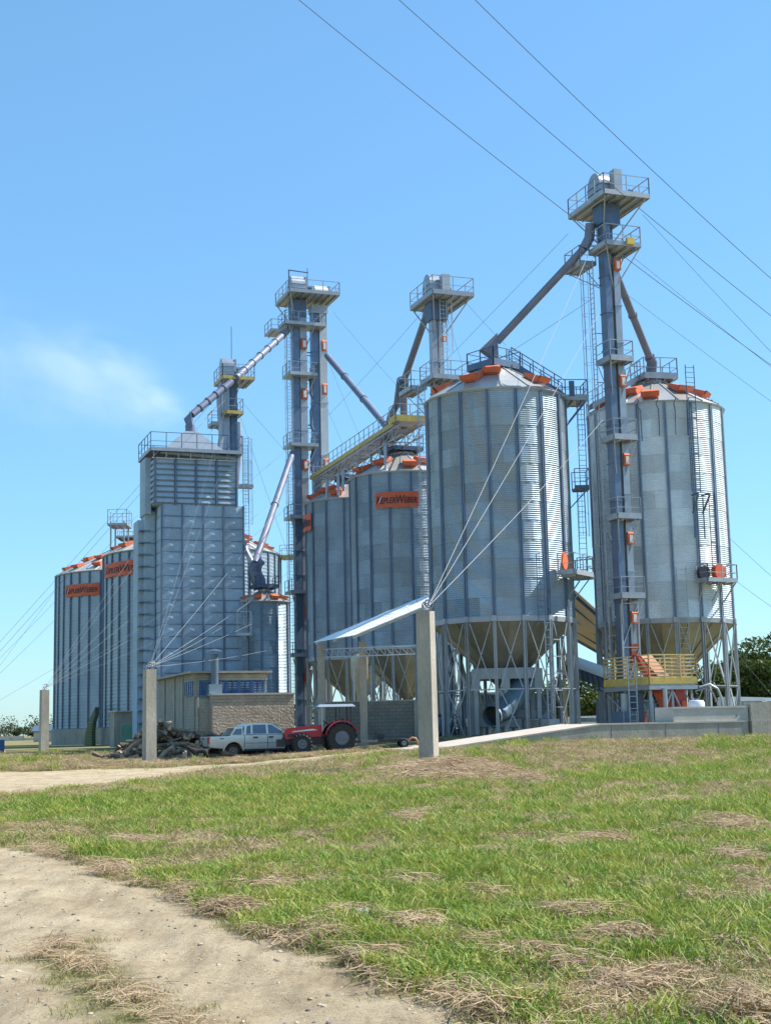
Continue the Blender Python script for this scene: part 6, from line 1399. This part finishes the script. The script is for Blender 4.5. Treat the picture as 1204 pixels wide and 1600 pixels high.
for k in range(1500):   # weeds and dry stalks on the mound at the near post
    a = random.uniform(0, 6.283); r = abs(random.gauss(0, 1.0)); x_ = 1.6+r*math.cos(a)*1.25; y_ = 49.0+r*math.sin(a)*1.5
    g_ = random.random(); (pts if g_ < .75 else spts).append((x_, y_, terr(x_, y_), random.random()*6.28, random.uniform(1.2, 2.1) if g_ < .75 else random.uniform(1, 1.5), (random.choice((6, 7, 7, 6, 3, 4, 0)) if g_ < .75 else int(g_*400) % 4), 0))
for k in range(520):
    r = random.random(); x_ = 1.8+random.gauss(0, .75); y_ = 45.4+random.gauss(0, 2.0); spts.append((x_, y_, terr(x_, y_)+random.uniform(.02, .12), r*6.28, random.uniform(1.3, 2.1), int(r*400) % 4, 0))
    if r < .5: pts.append((x_, y_, terr(x_, y_), r*12, random.uniform(1.3, 2.3), 6 if r < .3 else 0, 0))
for (cx_, cy_, n_) in ((pm_.x, 70.5, 120), (pl_.x, 108, 90), (pn.x, 50, 260)):      # weeds round the foot of each post
    for k in range(n_):
        a = random.uniform(0, 6.283); r = random.uniform(.3, .9); x_ = cx_+r*math.cos(a); y_ = cy_+r*math.sin(a); pts.append((x_, y_, terr(x_, y_)-.02, a, random.uniform(.9, 1.5), random.choice((0, 3, 3, 6, 7)), 0))
scatter('grass', GV, pts); scatter('dry_straw', SV, spts)
print('tufts', len(pts), 'straw', len(spts))
def stone(k, col_):
    m = MB(); n = 6
    V = []
    for (zz, rr_) in ((0, .8), (.35, 1), (.7, .6)):
        for j in range(n): a = 6.283*j/n; V.append((rr_*math.cos(a)*random.uniform(.75, 1.2), rr_*math.sin(a)*random.uniform(.7, 1.1), zz*random.uniform(.7, 1.2)))
    F = [(i*n+j, i*n+(j+1) % n, (i+1)*n+(j+1) % n, (i+1)*n+j) for i in range(2) for j in range(n)]+[tuple(2*n+j for j in range(n))]
    m.add(V, F); return bpy.data.objects.new('stone_%d' % k, m.mesh('stone_%d' % k, col_))
STN = nmat('road_stone', (.20, .175, .145), .9, 0, .2, 5, rnd=.4); STN2 = nmat('road_clod', (.40, .33, .24), .95, 0, .15, 5, rnd=.2)
SVs = [stone(k, STN if k < 3 else STN2) for k in range(6)]; gp = []
for i in range(15000):
    y_ = 6.8+24*rng.random()**1.6; x_ = rng.uniform(-.31*y_-1, .31*y_+1)
    if road_mask(x_, y_) < .35 or rng.random() > .35+1.2*abs(mnoise.noise(Vector((x_*1.2, y_*.9, 2)))): continue
    gp.append((x_, y_, terr(x_, y_)-.004, rng.random()*6.28, (.0035+.016*rng.random()**5)*(1+.02*y_), int(rng.random()*6), 0))
scatter('gravel', SVs, gp)
q = onz(565, 1446, 0); lt = thing('litter', 'small white scrap of plastic lying in the grass', 'litter', (q.x, q.y, terr(q.x, q.y)+.05)); MB().add([(-.05, 0, 0), (.05, .02, .01), (.06, .05, .06), (-.03, .06, .07), (0, .1, .02)], [(0, 1, 2, 3), (3, 2, 4)]).build('scrap', WHITEP, lt)

# ---------------------------------------------------------------- smoke drifting off behind the dryer
def smoke(label, c, size, dens):
    m = MB(); u = bpy.data.meshes.new('smoke'); 
    m.lathe([(0, -1)]+[(math.cos(math.pi*(k/10-.5)), math.sin(math.pi*(k/10-.5))) for k in range(1, 10)]+[(0, 1)], 20)
    mt = bpy.data.materials.new('smoke_volume'); mt.use_nodes = True; nt = mt.node_tree; N = nt.nodes; L = nt.links; N.remove(N['Principled BSDF'])
    pv = N.new('ShaderNodeVolumePrincipled'); pv.inputs['Color'].default_value = (.88, .96, 1, 1); pv.inputs['Anisotropy'].default_value = .1
    tc = N.new('ShaderNodeTexCoord'); ln = N.new('ShaderNodeVectorMath'); ln.operation = 'LENGTH'; L.new(tc.outputs['Object'], ln.inputs[0])
    fo = N.new('ShaderNodeMapRange'); fo.inputs[1].default_value = 1.0; fo.inputs[2].default_value = .15; L.new(ln.outputs['Value'], fo.inputs[0]); fo.interpolation_type = 'SMOOTHSTEP'
    nz = N.new('ShaderNodeTexNoise'); nz.inputs['Scale'].default_value = 2.1; nz.inputs['Detail'].default_value = 8; nz.inputs['Roughness'].default_value = .6; L.new(tc.outputs['Object'], nz.inputs[0])
    nr = N.new('ShaderNodeMapRange'); nr.inputs[1].default_value = .40; nr.inputs[2].default_value = .66; L.new(nz.outputs[0], nr.inputs[0])
    mu = N.new('ShaderNodeMath'); mu.operation = 'MULTIPLY'; L.new(fo.outputs[0], mu.inputs[0]); L.new(nr.outputs[0], mu.inputs[1]); m2 = N.new('ShaderNodeMath'); m2.operation = 'MULTIPLY'; L.new(mu.outputs[0], m2.inputs[0]); m2.inputs[1].default_value = dens; L.new(m2.outputs[0], pv.inputs['Density'])
    L.new(pv.outputs[0], N['Material Output'].inputs['Volume']); o = mobj('smoke', m.mesh('smoke', mt)); o['kind'] = 'stuff'; o.location = c; o.scale = size; o.rotation_euler = (0, R_(28), 0)
c = at(165, 590, 150); smoke('', c, (11.5, 7, 6.5), .085)
c = at(238, 632, 148); smoke('', c, (5.2, 4, 3.6), .12)
c = at(40, 570, 158); smoke('', c, (17, 9, 8.5), .04)
